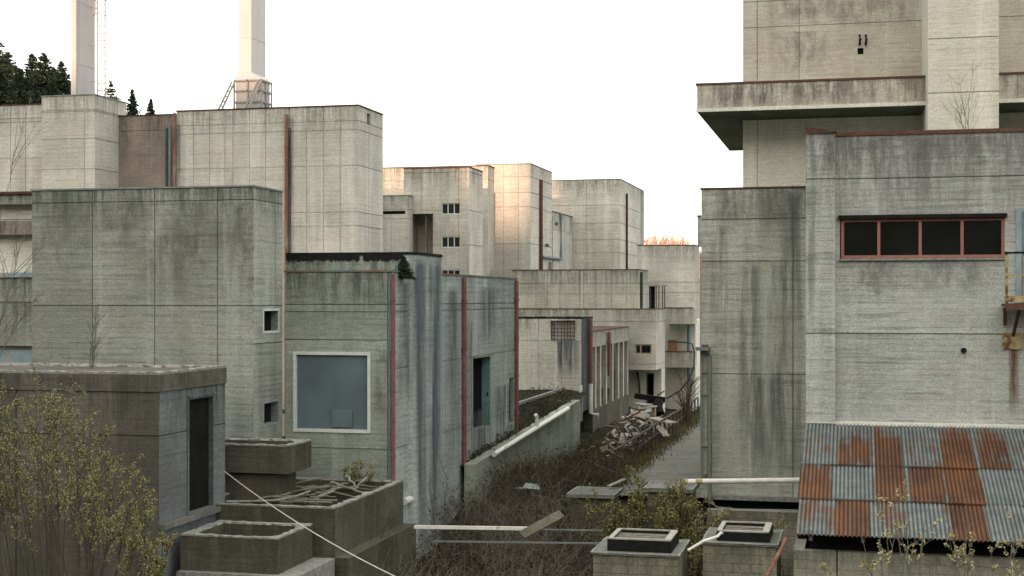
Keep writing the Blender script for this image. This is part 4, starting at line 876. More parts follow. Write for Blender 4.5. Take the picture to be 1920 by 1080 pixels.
for k in range(130):
    p = heap(r.gauss(62.5, 3.6), r.gauss(0, .5)); p.z *= r.uniform(.4, 1); g = r.uniform(0, PI); Lh = r.uniform(.25, 1.15); e = r.uniform(-.35, .6)
    d = Vector((math.cos(g) * math.cos(e), math.sin(g) * math.cos(e), math.sin(e))) * Lh / 2
    kind = r.choice(['wood', 'wood', 'paledebris', 'paledebris', 'tanboard', 'steel', 'rust', 'asbest'])
    mb = MB()
    if kind in ('wood', 'steel'): mb.bar(p - d, p + d, r.uniform(.05, .12), .05)
    elif kind == 'rust': mb.bar(p - d, p + d, .04)
    else: mb.bar(p - d * .6, p + d * .6, r.uniform(.12, .38), .03, up=(r.uniform(-1, 1), r.uniform(-1, 1), 1))
    nm, lb = {'wood': ('broken_plank', 'broken grey plank in the rubbish heap behind the railing'), 'steel': ('steel_bar', 'dark steel bar in the rubbish heap behind the railing'), 'rust': ('steel_bar', 'dark steel bar in the rubbish heap behind the railing'),
              'paledebris': ('plaster_sheet', 'broken pale sheet in the rubbish heap behind the railing'), 'asbest': ('plaster_sheet', 'broken pale sheet in the rubbish heap behind the railing'), 'tanboard': ('fibre_board', 'tan board scrap in the rubbish heap behind the railing')}[kind]
    tag(mb.build(nm, M[kind]), lb, nm.split('_')[1], lb.split(' in the ')[0] + 's of the rubbish heap')
mb = MB(); a = P(1201, 762, 66); mb.box(a.x, gx(1228, 66), 66, 66.4, gz(1210, 780, 66), a.z); mb.bar(P(1198, 765, 65.9), P(1231, 762, 65.9), .5, .06); 
tag(mb.build('tan_cabinet', M['tanboard']), 'tan box like cabinet on top of the rubbish heap', 'cabinet')
mb = MB(); mb.bar(P(1185, 762, 67), P(1201, 757, 67), .6, .05); mb.bar(P(1195, 756, 66.5), P(1215, 760, 66), .5, .05); tag(mb.build('crumpled_sheet', M['zinc']), 'crumpled light blue grey sheet left of the tan cabinet', 'sheet')
mb = MB(); mb.bar(P(1224, 783, 62), P(1262, 793, 61), .55, .04); mb.bar(P(1236, 800, 60), P(1250, 818, 59.5), .3, .04); tag(mb.build('slumped_sheet', M['paledebris']), 'large white panel slumped across the railing side of the heap', 'panel')
mb = MB()
for (a, b_) in (((1176, 800), (1198, 838)), ((1192, 792), (1216, 840)), ((1176, 800), (1192, 792)), ((1186, 819), (1206, 812)), ((1198, 838), (1216, 830)), ((1170, 812), (1182, 845)), ((1165, 790), (1200, 772))):
    mb.bar(P(*a, 57), P(*b_, 56.4), .05)
tag(mb.build('collapsed_frame', M['steel']), 'collapsed steel lattice frame at the near end of the heap', 'frame')
mb = MB(); mb.bar(P(1190, 742, 72), P(1247, 750, 72), .22, .28); mb.bar(P(1232, 742, 71.8), P(1246, 733, 71.8), .06); tag(mb.build('dark_beam', M['black']), 'thick dark beam propped above the rubbish heap', 'beam')
mb = MB(); mb.tube([P(1236, 752, 71), P(1233, 762, 70.8), P(1237, 776, 70.6)], .25, 8); tag(mb.build('dark_barrel', M['black']), 'dark barrel shaped drum behind the tan cabinet', 'drum')
for k in range(14):
    x = r.uniform(-7.6, -5.5); y = r.uniform(47, 66); mb = MB(); s = r.uniform(.05, .12); z = .06
    mb.q((x, y, z), (x + s, y + .02, z), (x + s * .7, y + s, z + s * .7), (x + .01, y + s * .8, z + s * .5)); mb.q((x, y, z), (x + s * .7, y + s, z + s * .7), (x + s, y + .02, z)); mb.q((x, y, z), (x + .01, y + s * .8, z + s * .5), (x + s, y + s, z))
    tag(mb.build('rubble_stone', M['paledebris']), 'small pale stone on the worn road', 'stone', 'pale stones on the road')
# pylon far away
mb = MB(); a = P(1222, 458, 380); b_ = P(1222, 398, 380); 
for s_ in (-1, 1): mb.bar(a + Vector((2.4 * s_, 0, -12)), b_ + Vector((.25 * s_, 0, 0)), .12)
for k in range(9): f = k / 8; z = a.lerp(b_, f); w_ = 2.0 * (1 - f) + .25; mb.bar(z + Vector((-w_, 0, 0)), z + Vector((w_ * .85, 0, .9)), .08)
for z in (8.2, 5.5, 2.8): mb.bar(a.lerp(b_, z / 8.6) + Vector((-2.2, 0, 0)), a.lerp(b_, z / 8.6) + Vector((2.2, 0, 0)), .12)
tag(mb.build('pylon', M['chimg']), 'faint distant lattice pylon above the squat rear block', 'pylon')

# ------------------------------------------------------------------ run marks with a shape of their own
def stainmat(name, col, amt, seed, sc=(4.5, 4.5, .28), ax=0):
    m, nt, n, l, b = newmat(name); tc = n.new('ShaderNodeTexCoord'); sg = n.new('ShaderNodeSeparateXYZ'); l.new(tc.outputs['Generated'], sg.inputs[0])
    gp = n.new('ShaderNodeNewGeometry'); mp = n.new('ShaderNodeMapping'); l.new(gp.outputs['Position'], mp.inputs[0]); mp.inputs['Scale'].default_value = sc; mp.inputs['Location'].default_value = (seed, seed, 0)
    nz = noise(n, l, mp.outputs[0], 1, 7, .7)
    h = n.new('ShaderNodeMath'); h.operation = 'ADD'; l.new(mth(n, l, 'MULTIPLY', sg.outputs[ax], 1), h.inputs[0]); h.inputs[1].default_value = 0
    ex = mth(n, l, 'SUBTRACT', 1.0, mth(n, l, 'POWER', mth(n, l, 'ABSOLUTE', mth(n, l, 'SUBTRACT', mth(n, l, 'MULTIPLY', h.outputs[0], 2), 1)), 2.0), True)
    ez = mth(n, l, 'MULTIPLY', ramp(n, l, sg.outputs[2], 0, .45), ramp(n, l, mth(n, l, 'SUBTRACT', 1, sg.outputs[2]), 0, .04))
    a = mth(n, l, 'MULTIPLY', mth(n, l, 'MULTIPLY', ex, ez), ramp(n, l, nz, .40, .60)); a = mth(n, l, 'MULTIPLY', a, amt, True)
    l.new(a, b.inputs['Alpha']); b.inputs['Base Color'].default_value = (*col, 1); b.inputs['Roughness'].default_value = .95; b.inputs['Specular IOR Level'].default_value = .1
    return m
SM = {'dark': stainmat('dark damp run', (.12, .135, .125), .55, 1.3), 'soft': stainmat('soft brown grime', (.15, .135, .132), .42, 2.7, (2.6, 2.6, 1.1)), 'rust': stainmat('rust run', (.16, .075, .03), .9, 5.2), 'blue': stainmat('blue black damp run', (.06, .072, .09), .9, 8.8), 'pale': stainmat('pale lime run', (.62, .62, .55), .5, 3.1)}
SOFF = [0]
def so(): SOFF[0] = (SOFF[0] + 1) % 40; return .004 + .0009 * SOFF[0]
SMX = {'blue': stainmat('blue black damp run on flank', (.10, .118, .135), 1.3, 8.8, (4.5, 1.5, .12), 1), 'dark': stainmat('dark damp run on flank', (.10, .115, .115), .7, 4.4, (4.5, 3.5, .22), 1)}
def stainx(parent, X, pa, pb, z0, z1, kind):
    mb = MB(); a, b_ = gy(pa, X), gy(pb, X); e = X + so(); mb.q((e, a, z0), (e, b_, z0), (e, b_, z1), (e, a, z1)); mb.build('stain', SMX[kind], parent)
def stain(parent, Y, x0, x1, y0, y1, kind):
    mb = MB(); a, b_ = gx(x0, Y), gx(x1, Y); z0, z1 = gz(x0, y1, Y), gz(x0, y0, Y); e = Y - so(); mb.q((a, e, z0), (b_, e, z0), (b_, e, z1), (a, e, z1)); mb.build('stain', SM[kind], parent)
R1 = bpy.data.objects['board_marked_building']; R2 = bpy.data.objects['stained_block']; L3o = bpy.data.objects['long_tall_block']; L1o = bpy.data.objects['windowless_block']; M9o = bpy.data.objects['low_wing']
for a in ((1380, 1430, 489, 925), (1435, 1480, 489, 800), (1440, 1514, 700, 932), (1460, 1510, 358, 700), (1330, 1370, 420, 700), (1400, 1460, 703, 932)): stain(R2, 42, *a, 'dark')
stain(R2, 42, 1425, 1450, 500, 930, 'pale'); stain(R2, 42, 1345, 1375, 705, 930, 'pale'); stain(R2, 42, 1330, 1400, 358, 440, 'soft'); stain(R2, 42, 1420, 1500, 356, 430, 'soft')
for a in ((1890, 1912, 652, 790, 'rust'), (1896, 1904, 652, 740, 'rust'), (1570, 1700, 488, 580, 'soft'), (1700, 1884, 488, 560, 'soft'), (1690, 1800, 258, 334, 'soft'), (1770, 1900, 256, 333, 'soft'), (1575, 1700, 258, 334, 'soft')): stain(R1, 38, *a)
stain(R1, 37.7, 1512, 1530, 345, 620, 'dark'); stain(R1, 37.7, 1540, 1565, 260, 335, 'dark')
stain(M9o, 64, 1035, 1088, 638, 712, 'blue'); stain(L3o, 60, 540, 552, 215, 470, 'dark'); stain(L3o, 60, 330, 340, 230, 352, 'dark')
for a in ((150, 300, 376, 480), (280, 420, 376, 500), (62, 175, 376, 520), (400, 474, 376, 520), (445, 475, 376, 640), (250, 400, 440, 560)): stain(L1o, 34, *a, 'soft')
R3o = bpy.data.objects['upper_tower']
for a in ((1425, 1600, 2, 52), (1560, 1725, 2, 60), (1440, 1560, 60, 150)): stain(R3o, 54.8, *a, 'soft')
for a in ((1310, 1480, 163, 206), (1440, 1600, 160, 204)): stain(R3o, 52, *a, 'soft')
L2o = bpy.data.objects['glazed_block']
for a, b_ in ((776, 801), (801.5, 827)): stainx(L2o, XC, a, b_, -1.0, zt_h - .03, 'blue')
x2 = XC - .2
for a, b_, z0_, z1_ in ((835, 862, .8, 6.6), (874, 886, .6, 5.6), (742, 772, 3.2, 6.7), (895, 935, 4.6, 6.6), (925, 966, 1.0, 3.2), (880, 925, .2, 2.6)): stainx(L2o, x2, a, b_, z0_, z1_, 'dark')
for a in ((537, 640, 514, 570), (610, 725, 514, 575), (700, 728, 650, 830)): stain(L2o, 36, *a, 'soft')

# ================================================================== unseen shade ridge and far hill
hm_, nt, n, l, b = newmat('unseen shade ridge')
tc = n.new('ShaderNodeTexCoord'); c = mixc(n, l, ramp(n, l, noise(n, l, tc.outputs['Object'], .06, 8, .7), .35, .65), (.035, .04, .02), (.075, .06, .035))
l.new(c, b.inputs['Base Color']); b.inputs['Roughness'].default_value = 1
ss, cc = math.sin(SUN_AZ), math.cos(SUN_AZ); r = random.Random(9)
def crest(t):  # unseen ridge behind the camera, crest shaped to leave the sun patch
    K = [(-400, 70), (-120, 82), (-60, 84), (-42, 83), (-34, 70), (-31, 63.6), (-24, 63.2), (-14, 63.4), (-12.7, 63.4), (-12.3, 60.6), (-10.6, 60.6), (-10.1, 70), (-6, 78), (0, 84), (60, 88), (200, 70), (400, 50)]
    for (a, x), (b2, y) in zip(K, K[1:]):
        if a <= t <= b2: return x + (y - x) * (t - a) / (b2 - a)
    return 50
ts = [-400, -300, -200, -150, -120, -90, -70, -60, -50, -42, -38] + [-35 + .5 * i for i in range(62)] + [-3, 0, 20, 40, 60, 100, 150, 200, 300, 400]
ds = [45, 60, 80, 100, 120, 140, 160, 180, 192, 200, 215, 240, 300, 400, 600]
mb = MB()
for d in ds:
    for t in ts:
        f = ((d - 45) / 155) ** 1.25 if d <= 200 else max(0, 1 - (d - 200) / 400 * .6)
        z = crest(t) * f - 1.0 + (math.sin(t * .09 + d * .05) * 2 * (1 - abs(d - 200) / 155) * (0 if 170 < d < 230 else 1) if d <= 200 else 0)
        if d == 200: z = crest(t)
        # along the sun's direction from the camera: p = t*lateral - d*forward
        mb.v.append((t * cc - (-d) * -ss * -1 * 0 - d * ss, -t * ss * -1 * -1 - d * cc, z))
nt_ = len(ts)
for j in range(len(ds) - 1):
    for i in range(nt_ - 1): a = j * nt_ + i; mb.f.append((a, a + 1, a + nt_ + 1, a + nt_)); mb.m.append(0); mb.t.append(1)
struct(mb.build('shade_ridge', hm_))
mb = MB(); xs = [-140 + 8 * i for i in range(28)]; ys = [250, 275, 300, 325, 360]
fh_, nt, n, l, b = newmat('leafless hill ground'); b.inputs['Base Color'].default_value = (.16, .10, .06, 1); b.inputs['Roughness'].default_value = 1
def farz(x, y): return (12.0 + 5.0 * math.exp(-((x + 38.5) / 8) ** 2) - max(0, x + 34) * .3) * (1 - abs(y - 300) / 60 * .9) + H - 6
for y in ys:
    for x in xs: mb.v.append((x, y, farz(x, y)))
for j in range(4):
    for i in range(27): a = j * 28 + i; mb.f.append((a, a + 1, a + 29, a + 28)); mb.m.append(0); mb.t.append(1)
struct(mb.build('far_hill', fh_))

# ================================================================== vegetation
def leafmat(name, a, b_, rough=.7):
    m, nt, n, l, b = newmat(name); at = n.new('ShaderNodeAttribute'); at.attribute_name = 'tone'
    l.new(mixc(n, l, at.outputs['Fac'], a, b_), b.inputs['Base Color']); b.inputs['Roughness'].default_value = rough; b.inputs['Specular IOR Level'].default_value = .2
    return m
M['bark'] = simple('dark bark', (.035, .030, .024), .95, .3, 8)
M['barkr'] = simple('red brown twigs', (.062, .047, .032), .95, .3, 8)
M['barkp'] = simple('pale bare twigs', (.20, .13, .085), .95, .3, 8)
M['barkg'] = simple('grey bare twigs', (.13, .118, .095), .95, .3, 8)
M['catkin'] = leafmat('yellow green catkins', (.090, .085, .030), (.33, .31, .15))
M['blossom'] = leafmat('pale yellow buds', (.20, .18, .07), (.46, .42, .24))
M['leafy'] = leafmat('olive spring leaves', (.055, .058, .016), (.26, .24, .09))
M['needle'] = leafmat('dark conifer needles', (.008, .017, .009), (.026, .045, .018))
M['scrub'] = leafmat('brown green scrub leaves', (.013, .012, .007), (.062, .066, .026))
M['grass'] = leafmat('rough grass', (.045, .05, .018), (.16, .14, .065))
M['warmtwig'] = leafmat('sunlit bare twigs', (.24, .15, .10), (.46, .34, .26))
def leafq(mb, p, s, r, m=0, asp=.5, t=None):
    a = Vector((r.gauss(0, 1), r.gauss(0, 1), r.gauss(0, 1))).normalized(); b_ = a.orthogonal().normalized()
    g = r.uniform(0, 6.28); c_ = a.cross(b_); u = (b_ * math.cos(g) + c_ * math.sin(g)) * s; v = a.cross(u).normalized() * s * asp
    mb.q(p - u * .5, p + v * .5, p + u * .5, p - v * .5, m=m, t=r.random() if t is None else t)
def grow(wood, leaf, p, d, L, rad, lev, r, up=.12, wob=.18, nchild=5, ratio=.55, spread=.7, nl=6, ls=.05, nseg=5, la=.55, lowstart=.25, sides=4, clump=.03):
    pts = [p]; d = d.normalized()
    for i in range(nseg):
        d = (d + Vector((r.gauss(0, wob), r.gauss(0, wob), r.gauss(0, wob * .5) + up))).normalized(); pts.append(pts[-1] + d * (L / nseg))
    wood.tube(pts, [rad * (1 - .75 * i / nseg) for i in range(nseg + 1)], sides if lev > 0 else 3, cap=False)
    if leaf is not None and lev <= 1 and nl:
        k = nl if lev == 0 else nl // 2
        for _ in range(k):
            f = r.uniform(.15, 1) * nseg; i = min(nseg - 1, int(f)); q = pts[i].lerp(pts[i + 1], f - i)
            leafq(leaf, q + Vector((r.gauss(0, clump), r.gauss(0, clump), r.gauss(0, clump))), ls * r.uniform(.6, 1.3), r, asp=la)
    if lev > 0:
        for _ in range(nchild):
            f = r.uniform(lowstart, .98) * nseg; i = min(nseg - 1, int(f)); q = pts[i].lerp(pts[i + 1], f - i); dd = (pts[i + 1] - pts[i]).normalized()
            side = Vector((r.gauss(0, 1), r.gauss(0, 1), r.gauss(0, .4))); side = (side - dd * side.dot(dd)).normalized()
            grow(wood, leaf, q, dd + side * spread * r.uniform(.6, 1.3), L * ratio * r.uniform(.6, 1.2) * (1.15 - .5 * f / nseg), rad * .5, lev - 1, r, up, wob, nchild, ratio, spread, nl, ls, max(3, nseg - 1), la, lowstart, sides, clump)
def plant(name, label, cat, stems, woodm, leafm, seed, group=None, **kw):
    """stems: (base, direction, length, radius, level)"""
    r = random.Random(seed); wd = MB(); lf = MB() if leafm else None
    for (p, d, L, rad, lev) in stems: grow(wd, lf, Vector(p), Vector(d), L, rad, lev, r, **kw)
    if lf is None or not lf.v: return tag(wd.build(name, M[woodm]), label, cat, group)
    t = thing(name, label, cat, stems[0][0], group); wd.build('branches', M[woodm], t); lf.build('leaves', M[leafm], t); return t
def base(px, Y, z=None): x = gx(px, Y); return Vector((x, Y, ground_z(x, Y) if z is None else z))

# big catkin shrub at the lower left: stems reach the outline seen in the picture
r = random.Random(41)
prof = [(-120, 800), (-60, 760), (0, 775), (30, 800), (60, 770), (110, 728), (150, 745), (190, 850), (210, 880), (240, 905), (270, 935), (300, 985), (330, 1010)]
def topy(px):
    for (a, x), (b_, y) in zip(prof, prof[1:]):
        if a <= px <= b_: return x + (y - x) * (px - a) / (b_ - a)
    return 1030
stems = []
for i in range(62):
    px = r.uniform(-80, 335); Y = r.uniform(23.6, 26.6); q = P(px, topy(px) + r.uniform(0, 130) * r.random(), Y); bb = Vector((q.x * .8 - 3.0 + r.uniform(-.4, .4), Y + r.uniform(-.3, .3), .2)); 
    v = q - bb; stems.append((bb, v, v.length * 1.02, .017, 2))
plant('catkin_shrub', 'large spreading shrub covered in yellow green catkins at the lower left corner', 'shrub', stems, 'barkr', 'catkin', 42, up=.0, wob=.05, nchild=8, ratio=.25, spread=.6, nl=11, ls=.040, nseg=6, la=.6, lowstart=.3, clump=.02)

# budding shrubs before the shed
for k, (px, ty, lab) in enumerate(((1655, 935, 'budding shrub with pale yellow buds, leftmost before the shed roof'), (1703, 920, 'taller budding shrub before the third rusty roof strip'), (1795, 975, 'low budding shrub before the middle of the shed eave'),
        (1845, 985, 'budding shrub with crossing stems right of the middle of the shed eave'), (1895, 955, 'budding shrub with thick bud clusters at the right edge'), (1560, 1040, 'sparse budding shrub below the left end of the shed eave'))):
    r = random.Random(100 + k); st_ = []
    for j in range(4):
        Y = r.uniform(25.5, 27); q = P(px + r.uniform(-18, 18), ty + r.uniform(0, 60), Y); bb = Vector((gx(px, Y) + r.uniform(-.15, .15), Y, .1)); v = q - bb; st_.append((bb, v, v.length, .014, 2))
    plant('budding_shrub', lab, 'shrub', st_, 'barkg', 'blossom', 200 + k, 'budding shrubs before the shed', up=.02, wob=.10, nchild=4, ratio=.2, spread=.75, nl=5, ls=.045, nseg=6, la=.9, lowstart=.45, clump=.018)
st_ = [(Vector((gx(1808, 27), 27, 0)), (.02, 0, 1), P(1808, 925, 27).z, .012, 1)]
plant('bare_sapling', 'thin bare sapling standing before the shed roof', 'sapling', st_, 'barkg', None, 7, up=.02, wob=.04, nchild=10, ratio=.12, spread=.6)

# leafy shrubs on the concrete boxes
for k, (pxs, ys_, Y, N, lab) in enumerate((((1190, 1300), (905, 1000), 37.9, 16, 'olive leaved shrub climbing over the right lichened box'), ((1085, 1190), (925, 1000), 38.6, 11, 'thin leaved shrub in front of the left lichened lid'), ((1310, 1345), (930, 990), 37, 5, 'dark leaved shrub between the lichened box and the block wall'),
        ((1170, 1235), (890, 930), 41.5, 6, 'olive shrub at the near end of the road behind the lids'), ((1335, 1395), (965, 1005), 35.2, 5, 'small shrub beside the bent tube behind the block shaft'), ((1275, 1330), (1010, 1070), 33.5, 5, 'low leafy shrub between the two block shafts'))):
    r = random.Random(300 + k); st_ = []
    for j in range(N):
        yy = Y - r.uniform(0, .6); q = P(r.uniform(*pxs), r.uniform(*ys_), yy); bb = base((pxs[0] + pxs[1]) / 2 + r.uniform(-30, 30), yy); v = q - bb; st_.append((bb, v, v.length, .02, 2))
    plant('leafy_shrub', lab, 'shrub', st_, 'barkr', 'leafy', 320 + k, up=.0, wob=.08, nchild=7, ratio=.30, spread=.7, nl=7, ls=.055, nseg=5, la=.7, lowstart=.3, clump=.05)
r = random.Random(350); st_ = [(Vector((gx(655, 35.5) + r.uniform(-.3, .5), 35.5, zP2 - .2)), (r.uniform(-.6, .6), -.1, 1), r.uniform(.5, .75), .012, 2) for _ in range(7)]
plant('yellow_shrub', 'small yellow green shrub against the wall below the big blue window', 'shrub', st_, 'bark', 'catkin', 351, up=.03, nchild=5, ratio=.4, nl=7, ls=.05)

# saplings without leaves
def sap(px, Y, z, toppx, topy_, rad, lab, seed, n=1, lev=2, mat='barkg', name='bare_sapling', wob=.07, nchild=6, spread=.6, ratio=.42, lean=0, **kw):
    r = random.Random(seed); st_ = []
    for j in range(n):
        q = P(toppx + r.uniform(-12, 12) * (n > 1), topy_ + r.uniform(0, 40) * (n > 1), Y); bb = base(px, Y, z); v = q - bb; st_.append((bb + Vector((r.uniform(-.08, .08) * (n > 1), 0, 0)), v, v.length, rad, lev))
    return plant(name, lab, 'sapling', st_, mat, None, seed + 1, up=.02, wob=wob, nchild=nchild, ratio=ratio, spread=spread, lowstart=.15, **kw)
ht = 4.5
sap(170, 30.2, ht, 180, 575, .016, 'bare forked sapling growing on the roof of the dark hut', 61, n=3)
sap(85, 30.5, ht, 82, 655, .008, 'short bare sapling on the hut roof, left of the forked one', 62, n=2)
sap(127, 30.5, ht, 128, 650, .008, 'thin upright bare sapling on the hut roof beside the forked one', 63, n=1, nchild=3)
st_ = []
r = random.Random(64)
for (px, y, rad) in ((100, 452, .02), (30, 350, .015), (5, 215, .015), (40, 420, .016), (75, 560, .02), (5, 330, .03)):
    Y = 31.5 + r.uniform(-.4, .4); q = P(px, y, Y); bb = P(-60, 760, Y); v = q - bb; st_.append((bb, v, v.length, rad, 2))
plant('bare_tree', 'bare thin branched tree leaning in from the left edge', 'tree', st_, 'barkg', None, 65, up=.03, wob=.07, nchild=9, ratio=.30, spread=.6, lowstart=.3)
sap(1815, 42, gz(1566, 256, 38) + .0, 1805, 120, .011, 'bare sapling growing on the roof of the board marked building', 66, n=4, mat='barkg', nchild=6, ratio=.4)
sap(1508, 43.5, gz(1511, 352, 42), 1490, 318, .008, 'bare twiggy seedling on the roof of the stained block', 67, n=2, mat='barkg')
for k, (px, Y, tx, ty) in enumerate(((827, 36, 822, 872), (900, 35, 893, 905), (965, 38, 972, 880), (705, 33.5, 708, 940), (1040, 37, 1050, 930))):
    sap(px, Y, None, tx, ty, .015, ('tall thin bare sapling in the ditch nearest the foot of the glazed block', 'slender bare sapling rising behind the left half of the white beam', 'slender bare sapling in the ditch below the white pipe end', 'bare sapling beside the large trough and the slack cable', 'bare sapling rising above the slanting board')[k], 70 + k, n=2, mat='barkr', nchild=8, ratio=.35)
sap(1288, 68, .0, 1285, 700, .03, 'brown bushy sapling between the railing and the balconies', 80, n=8, mat='barkr', nchild=7, ratio=.4, spread=.7)
sap(1000, 62.5, 1.7, 1005, 715, .015, 'bare twiggy plant before the low wing, left of its joint', 81, n=2, mat='barkg'); sap(1052, 61, 1.7, 1045, 700, .015, 'bare twiggy plant before the low wing, below the bar grid', 82, n=3, mat='barkg')

# little conifer on the roof of the glazed block
def conifer(name, label, px, Y, topy_, zb, hw, seed, nq=1500, qs=.35, group=None, sp=.42):
    r = random.Random(seed); q = P(px, topy_, Y); Ht = q.z - zb; t = thing(name, label, 'conifer', (q.x, Y, zb), group)
    wd = MB(); wd.tube([(q.x, Y, zb), (q.x + r.uniform(-.1, .1) * hw * .2, Y, zb + Ht * .6), (q.x, Y, q.z)], [hw * .07, hw * .04, hw * .006], 6); lf = MB()
    nw = int(nq / 60)
    for w in range(nw):
        f = (w + r.random()) / nw; R_ = hw * min(1, (1 - f) * sp / (.23 if sp < 1 else 1)) ** .9 * (1 - .1 * (w % 2)) + hw * .03; z = zb + Ht * (1 - (1 - f) * sp if sp < 1 else f)
        for k in range(6):
            L = R_ * r.uniform(.55, 1.12); g = r.uniform(0, 6.28); d = Vector((math.cos(g), math.sin(g), -.22 + .5 * f)) * L; p0 = Vector((q.x, Y, z)); wd.tube([p0, p0 + d * .6 + Vector((0, 0, -.05 * L)), p0 + d], [hw * .012, hw * .008, hw * .003], 3, cap=False)
            for m_ in range(10):
                s_ = r.uniform(.12, 1.05); pp = p0 + d * s_ + Vector((r.gauss(0, .07 * L), r.gauss(0, .07 * L), r.gauss(0, .03 * L) - .08 * L * s_)); leafq(lf, pp, qs * r.uniform(.6, 1.3) * (.55 + .45 * (1 - f)), r, asp=.45)
    wd.build('trunk', M['bark'], t); lf.build('crown', M['needle'], t); return t
conifer('small_conifer', 'small dark green conifer growing on the flat roof behind the rusty coping', 757, 36.75, 480, gz(735, 510, 36) - .1, .34, 90, 4200, .07, sp=1)
CF = [(-12, 118, 70, 3.8, 'tallest dark conifer cut by the left edge'), (14, 122, 98, 3.2, 'dark conifer second from the left edge'), (36, 116, 128, 3.0, 'lower dark conifer in a dip of the treeline'), (60, 125, 102, 2.8, 'slender conifer with warm lit top, middle of the treeline'),
      (82, 118, 101, 3.4, 'dark conifer with spread tip, third from the chimney'), (100, 120, 128, 2.8, 'short dark conifer second from the left chimney'), (115, 117, 117, 2.6, 'pointed conifer beside the left chimney'), (128, 124, 150, 2.4, 'low conifer partly behind the left chimney'), (-2, 112, 130, 3.6, 'low dense conifer in front of the tallest one'), (48, 110, 150, 3.4, 'low dense conifer in front, filling the middle of the treeline'), (95, 112, 156, 3.2, 'low dense conifer just above the tower block corner')]
for k, (px, Y, ty, hw, lab) in enumerate(CF): conifer('conifer', lab, px, Y, ty, -2, hw * 1.25, 400 + k, 6500, .55, 'conifers beyond the left blocks')
for k, (px, Y, ty, hw, lab) in enumerate(((208, 125, 152, 2.6, 'pale thin conifer right behind the left chimney'), (248, 122, 168, 1.9, 'small dark conifer tip above the pinkish wall'), (283, 125, 186, 1.7, 'smallest warm lit conifer tip between the chimneys'))):
    conifer('conifer', lab, px, Y, ty, -2, hw, 430 + k, 4200 if k else 2000, .42, 'conifers beyond the left blocks', sp=.2)

# leafless woodland on the far hill
r = random.Random(55); mb = MB()
for i in range(520):
    x = r.uniform(-62, -24); y = r.uniform(285, 315); z = farz(x, y) - .5; h = r.uniform(2.4, 4.2)
    p0 = Vector((x, y, z)); mb.tube([p0, p0 + Vector((0, 0, h * .5)), p0 + Vector((r.uniform(-.4, .4), 0, h))], [.08, .06, .02], 3, cap=False, t=r.random())
    for _ in range(14):
        f = r.uniform(.25, .95); q = p0 + Vector((0, 0, h * f)); d = Vector((r.gauss(0, .6), r.gauss(0, .6), r.uniform(.5, 1.2))).normalized() * h * .35; mb.tube([q, q + d], [.045, .02], 3, cap=False, t=r.random())
o = mb.build('bare_woodland', M['warmtwig']); o['kind'] = 'stuff'; tag(o, 'leafless wood glowing orange in the sun on the distant hill', 'woodland')

# scrub and brambles filling the ditch
r = random.Random(31); wd = MB(); lf = MB()
def arch(x, y, L, wood, leaf, z=None, nl=7):
    z = ground_z(x, y) if z is None else z; g = r.uniform(0, 6.28); p = Vector((x, y, z - .05)); d = Vector((math.cos(g) * .5, math.sin(g) * .5, 1)); pts = [p]
    dr = r.uniform(.05, .3)
    for i in range(6):
        d = (d + Vector((r.gauss(0, .13), r.gauss(0, .13), -dr * .6 + r.gauss(0, .06)))).normalized(); pts.append(pts[-1] + d * L / 6)
    wood.tube(pts, [.010 * (1.2 - i / 6) for i in range(7)], 3, cap=False)
    for k in range(3):
        i = r.randint(1, 5); dd = Vector((r.gauss(0, 1), r.gauss(0, 1), r.gauss(.5, .6))).normalized() * L * r.uniform(.1, .3); e = pts[i] + dd; wood.tube([pts[i], pts[i] + dd * .5 + Vector((0, 0, .03)), e], [.006, .005, .003], 3, cap=False)
        for _ in range(nl // 3): leafq(leaf, pts[i].lerp(e, r.random()) + Vector((r.gauss(0, .04), r.gauss(0, .04), r.gauss(0, .04))), r.uniform(.04, .10), r, asp=.6, t=max(0, min(1, .35 + .6 * hashn(x * .9 + 3, y * .7) + r.uniform(-.3, .35))))
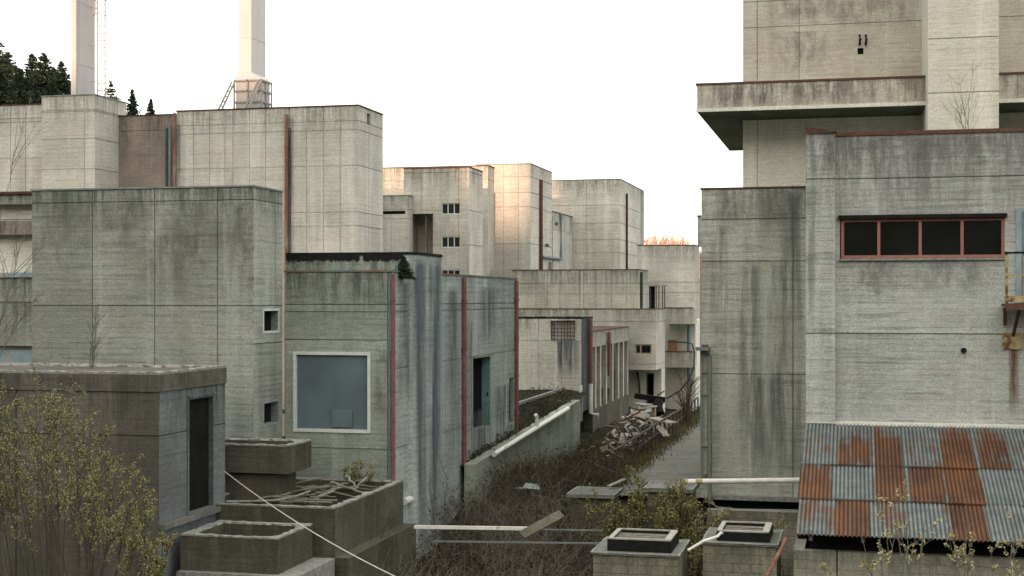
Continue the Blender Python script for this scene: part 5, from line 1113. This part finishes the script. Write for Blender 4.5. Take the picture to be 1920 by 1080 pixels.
for i in range(4200):
    y = r.uniform(28.2, 47); x = r.uniform(max(-11.4, gx(560, y)), -1.3 if y < 37 else -4.6 + .0)
    if x > gx(1100, y) and y < 33.6: continue
    if x < -11.6 + .0: continue
    k = hashn(x * 1.3, y * 1.1); 
    if k < -.55 and r.random() < .6: continue
    if y > 39 and x > -7.6: 
        if r.random() < .75: continue
        arch(x, y, r.uniform(.15, .4), wd, lf); continue
    arch(x, y, r.uniform(.6, 1.7) * (1 + .25 * k) * (1 - .4 * sst(-9.5, -7.5, x) * sst(38, 42, y)), wd, lf)
for i in range(1500):
    y = r.uniform(46, 64); x = r.uniform(-11.3, -8.3); arch(x, y, r.uniform(.4, 1.2), wd, lf, nl=9)
for i in range(200): y = r.uniform(43, 60); arch(r.uniform(-11.95, -11.7), y, r.uniform(.3, .6), wd, lf, z=1.0 + (y - 43) * .045, nl=9)
for i in range(400): arch(r.uniform(-14.5, -12), r.uniform(51, 63), r.uniform(.2, .55), wd, lf, z=1.85, nl=9)
pw = MB()
for i in range(1000):
    y = r.uniform(28.5, 41); x = r.uniform(max(-11.3, gx(600, y)), gx(1110, y)); arch(x, y, r.uniform(1.0, 2.7), pw, lf, nl=4)
po = pw.build('pale_twigs', M['barkg']); po['kind'] = 'stuff'; tag(po, 'paler bare twigs standing through the brown brambles', 'twigs')
wo = wd.build('bramble_thicket', M['barkr']); wo['kind'] = 'stuff'; tag(wo, 'tangle of bare brown brambles filling the ditch between the buildings', 'brambles')
lo = lf.build('scrub_leaves', M['scrub']); lo['kind'] = 'stuff'; tag(lo, 'dark green and brown scrub leaves over the ditch', 'undergrowth')
# grass on the verges
mb = MB()
for i in range(9000):
    y = 44 + 32 * r.random(); x = r.choice((-7.75, -7.75, -7.75, -4.1)) + r.gauss(0, .35)
    if r.random() < .35: x = r.uniform(-11, -7.6)
    if -7.2 < x < -4.5 and r.random() < .8: continue
    h = r.uniform(.06, .26); g = r.uniform(0, 3.14); z = max(ground_z(x, y), .0 if x < -7.9 else .05); w_ = .02
    mb.q((x - w_ * math.cos(g), y - w_ * math.sin(g), z - .03), (x + w_ * math.cos(g), y + w_ * math.sin(g), z - .03), (x + r.gauss(0, .06), y + r.gauss(0, .06), z + h), t=r.random())
go = mb.build('grass', M['grass']); go['kind'] = 'stuff'; tag(go, 'rough grass along the edges of the worn road', 'grass')
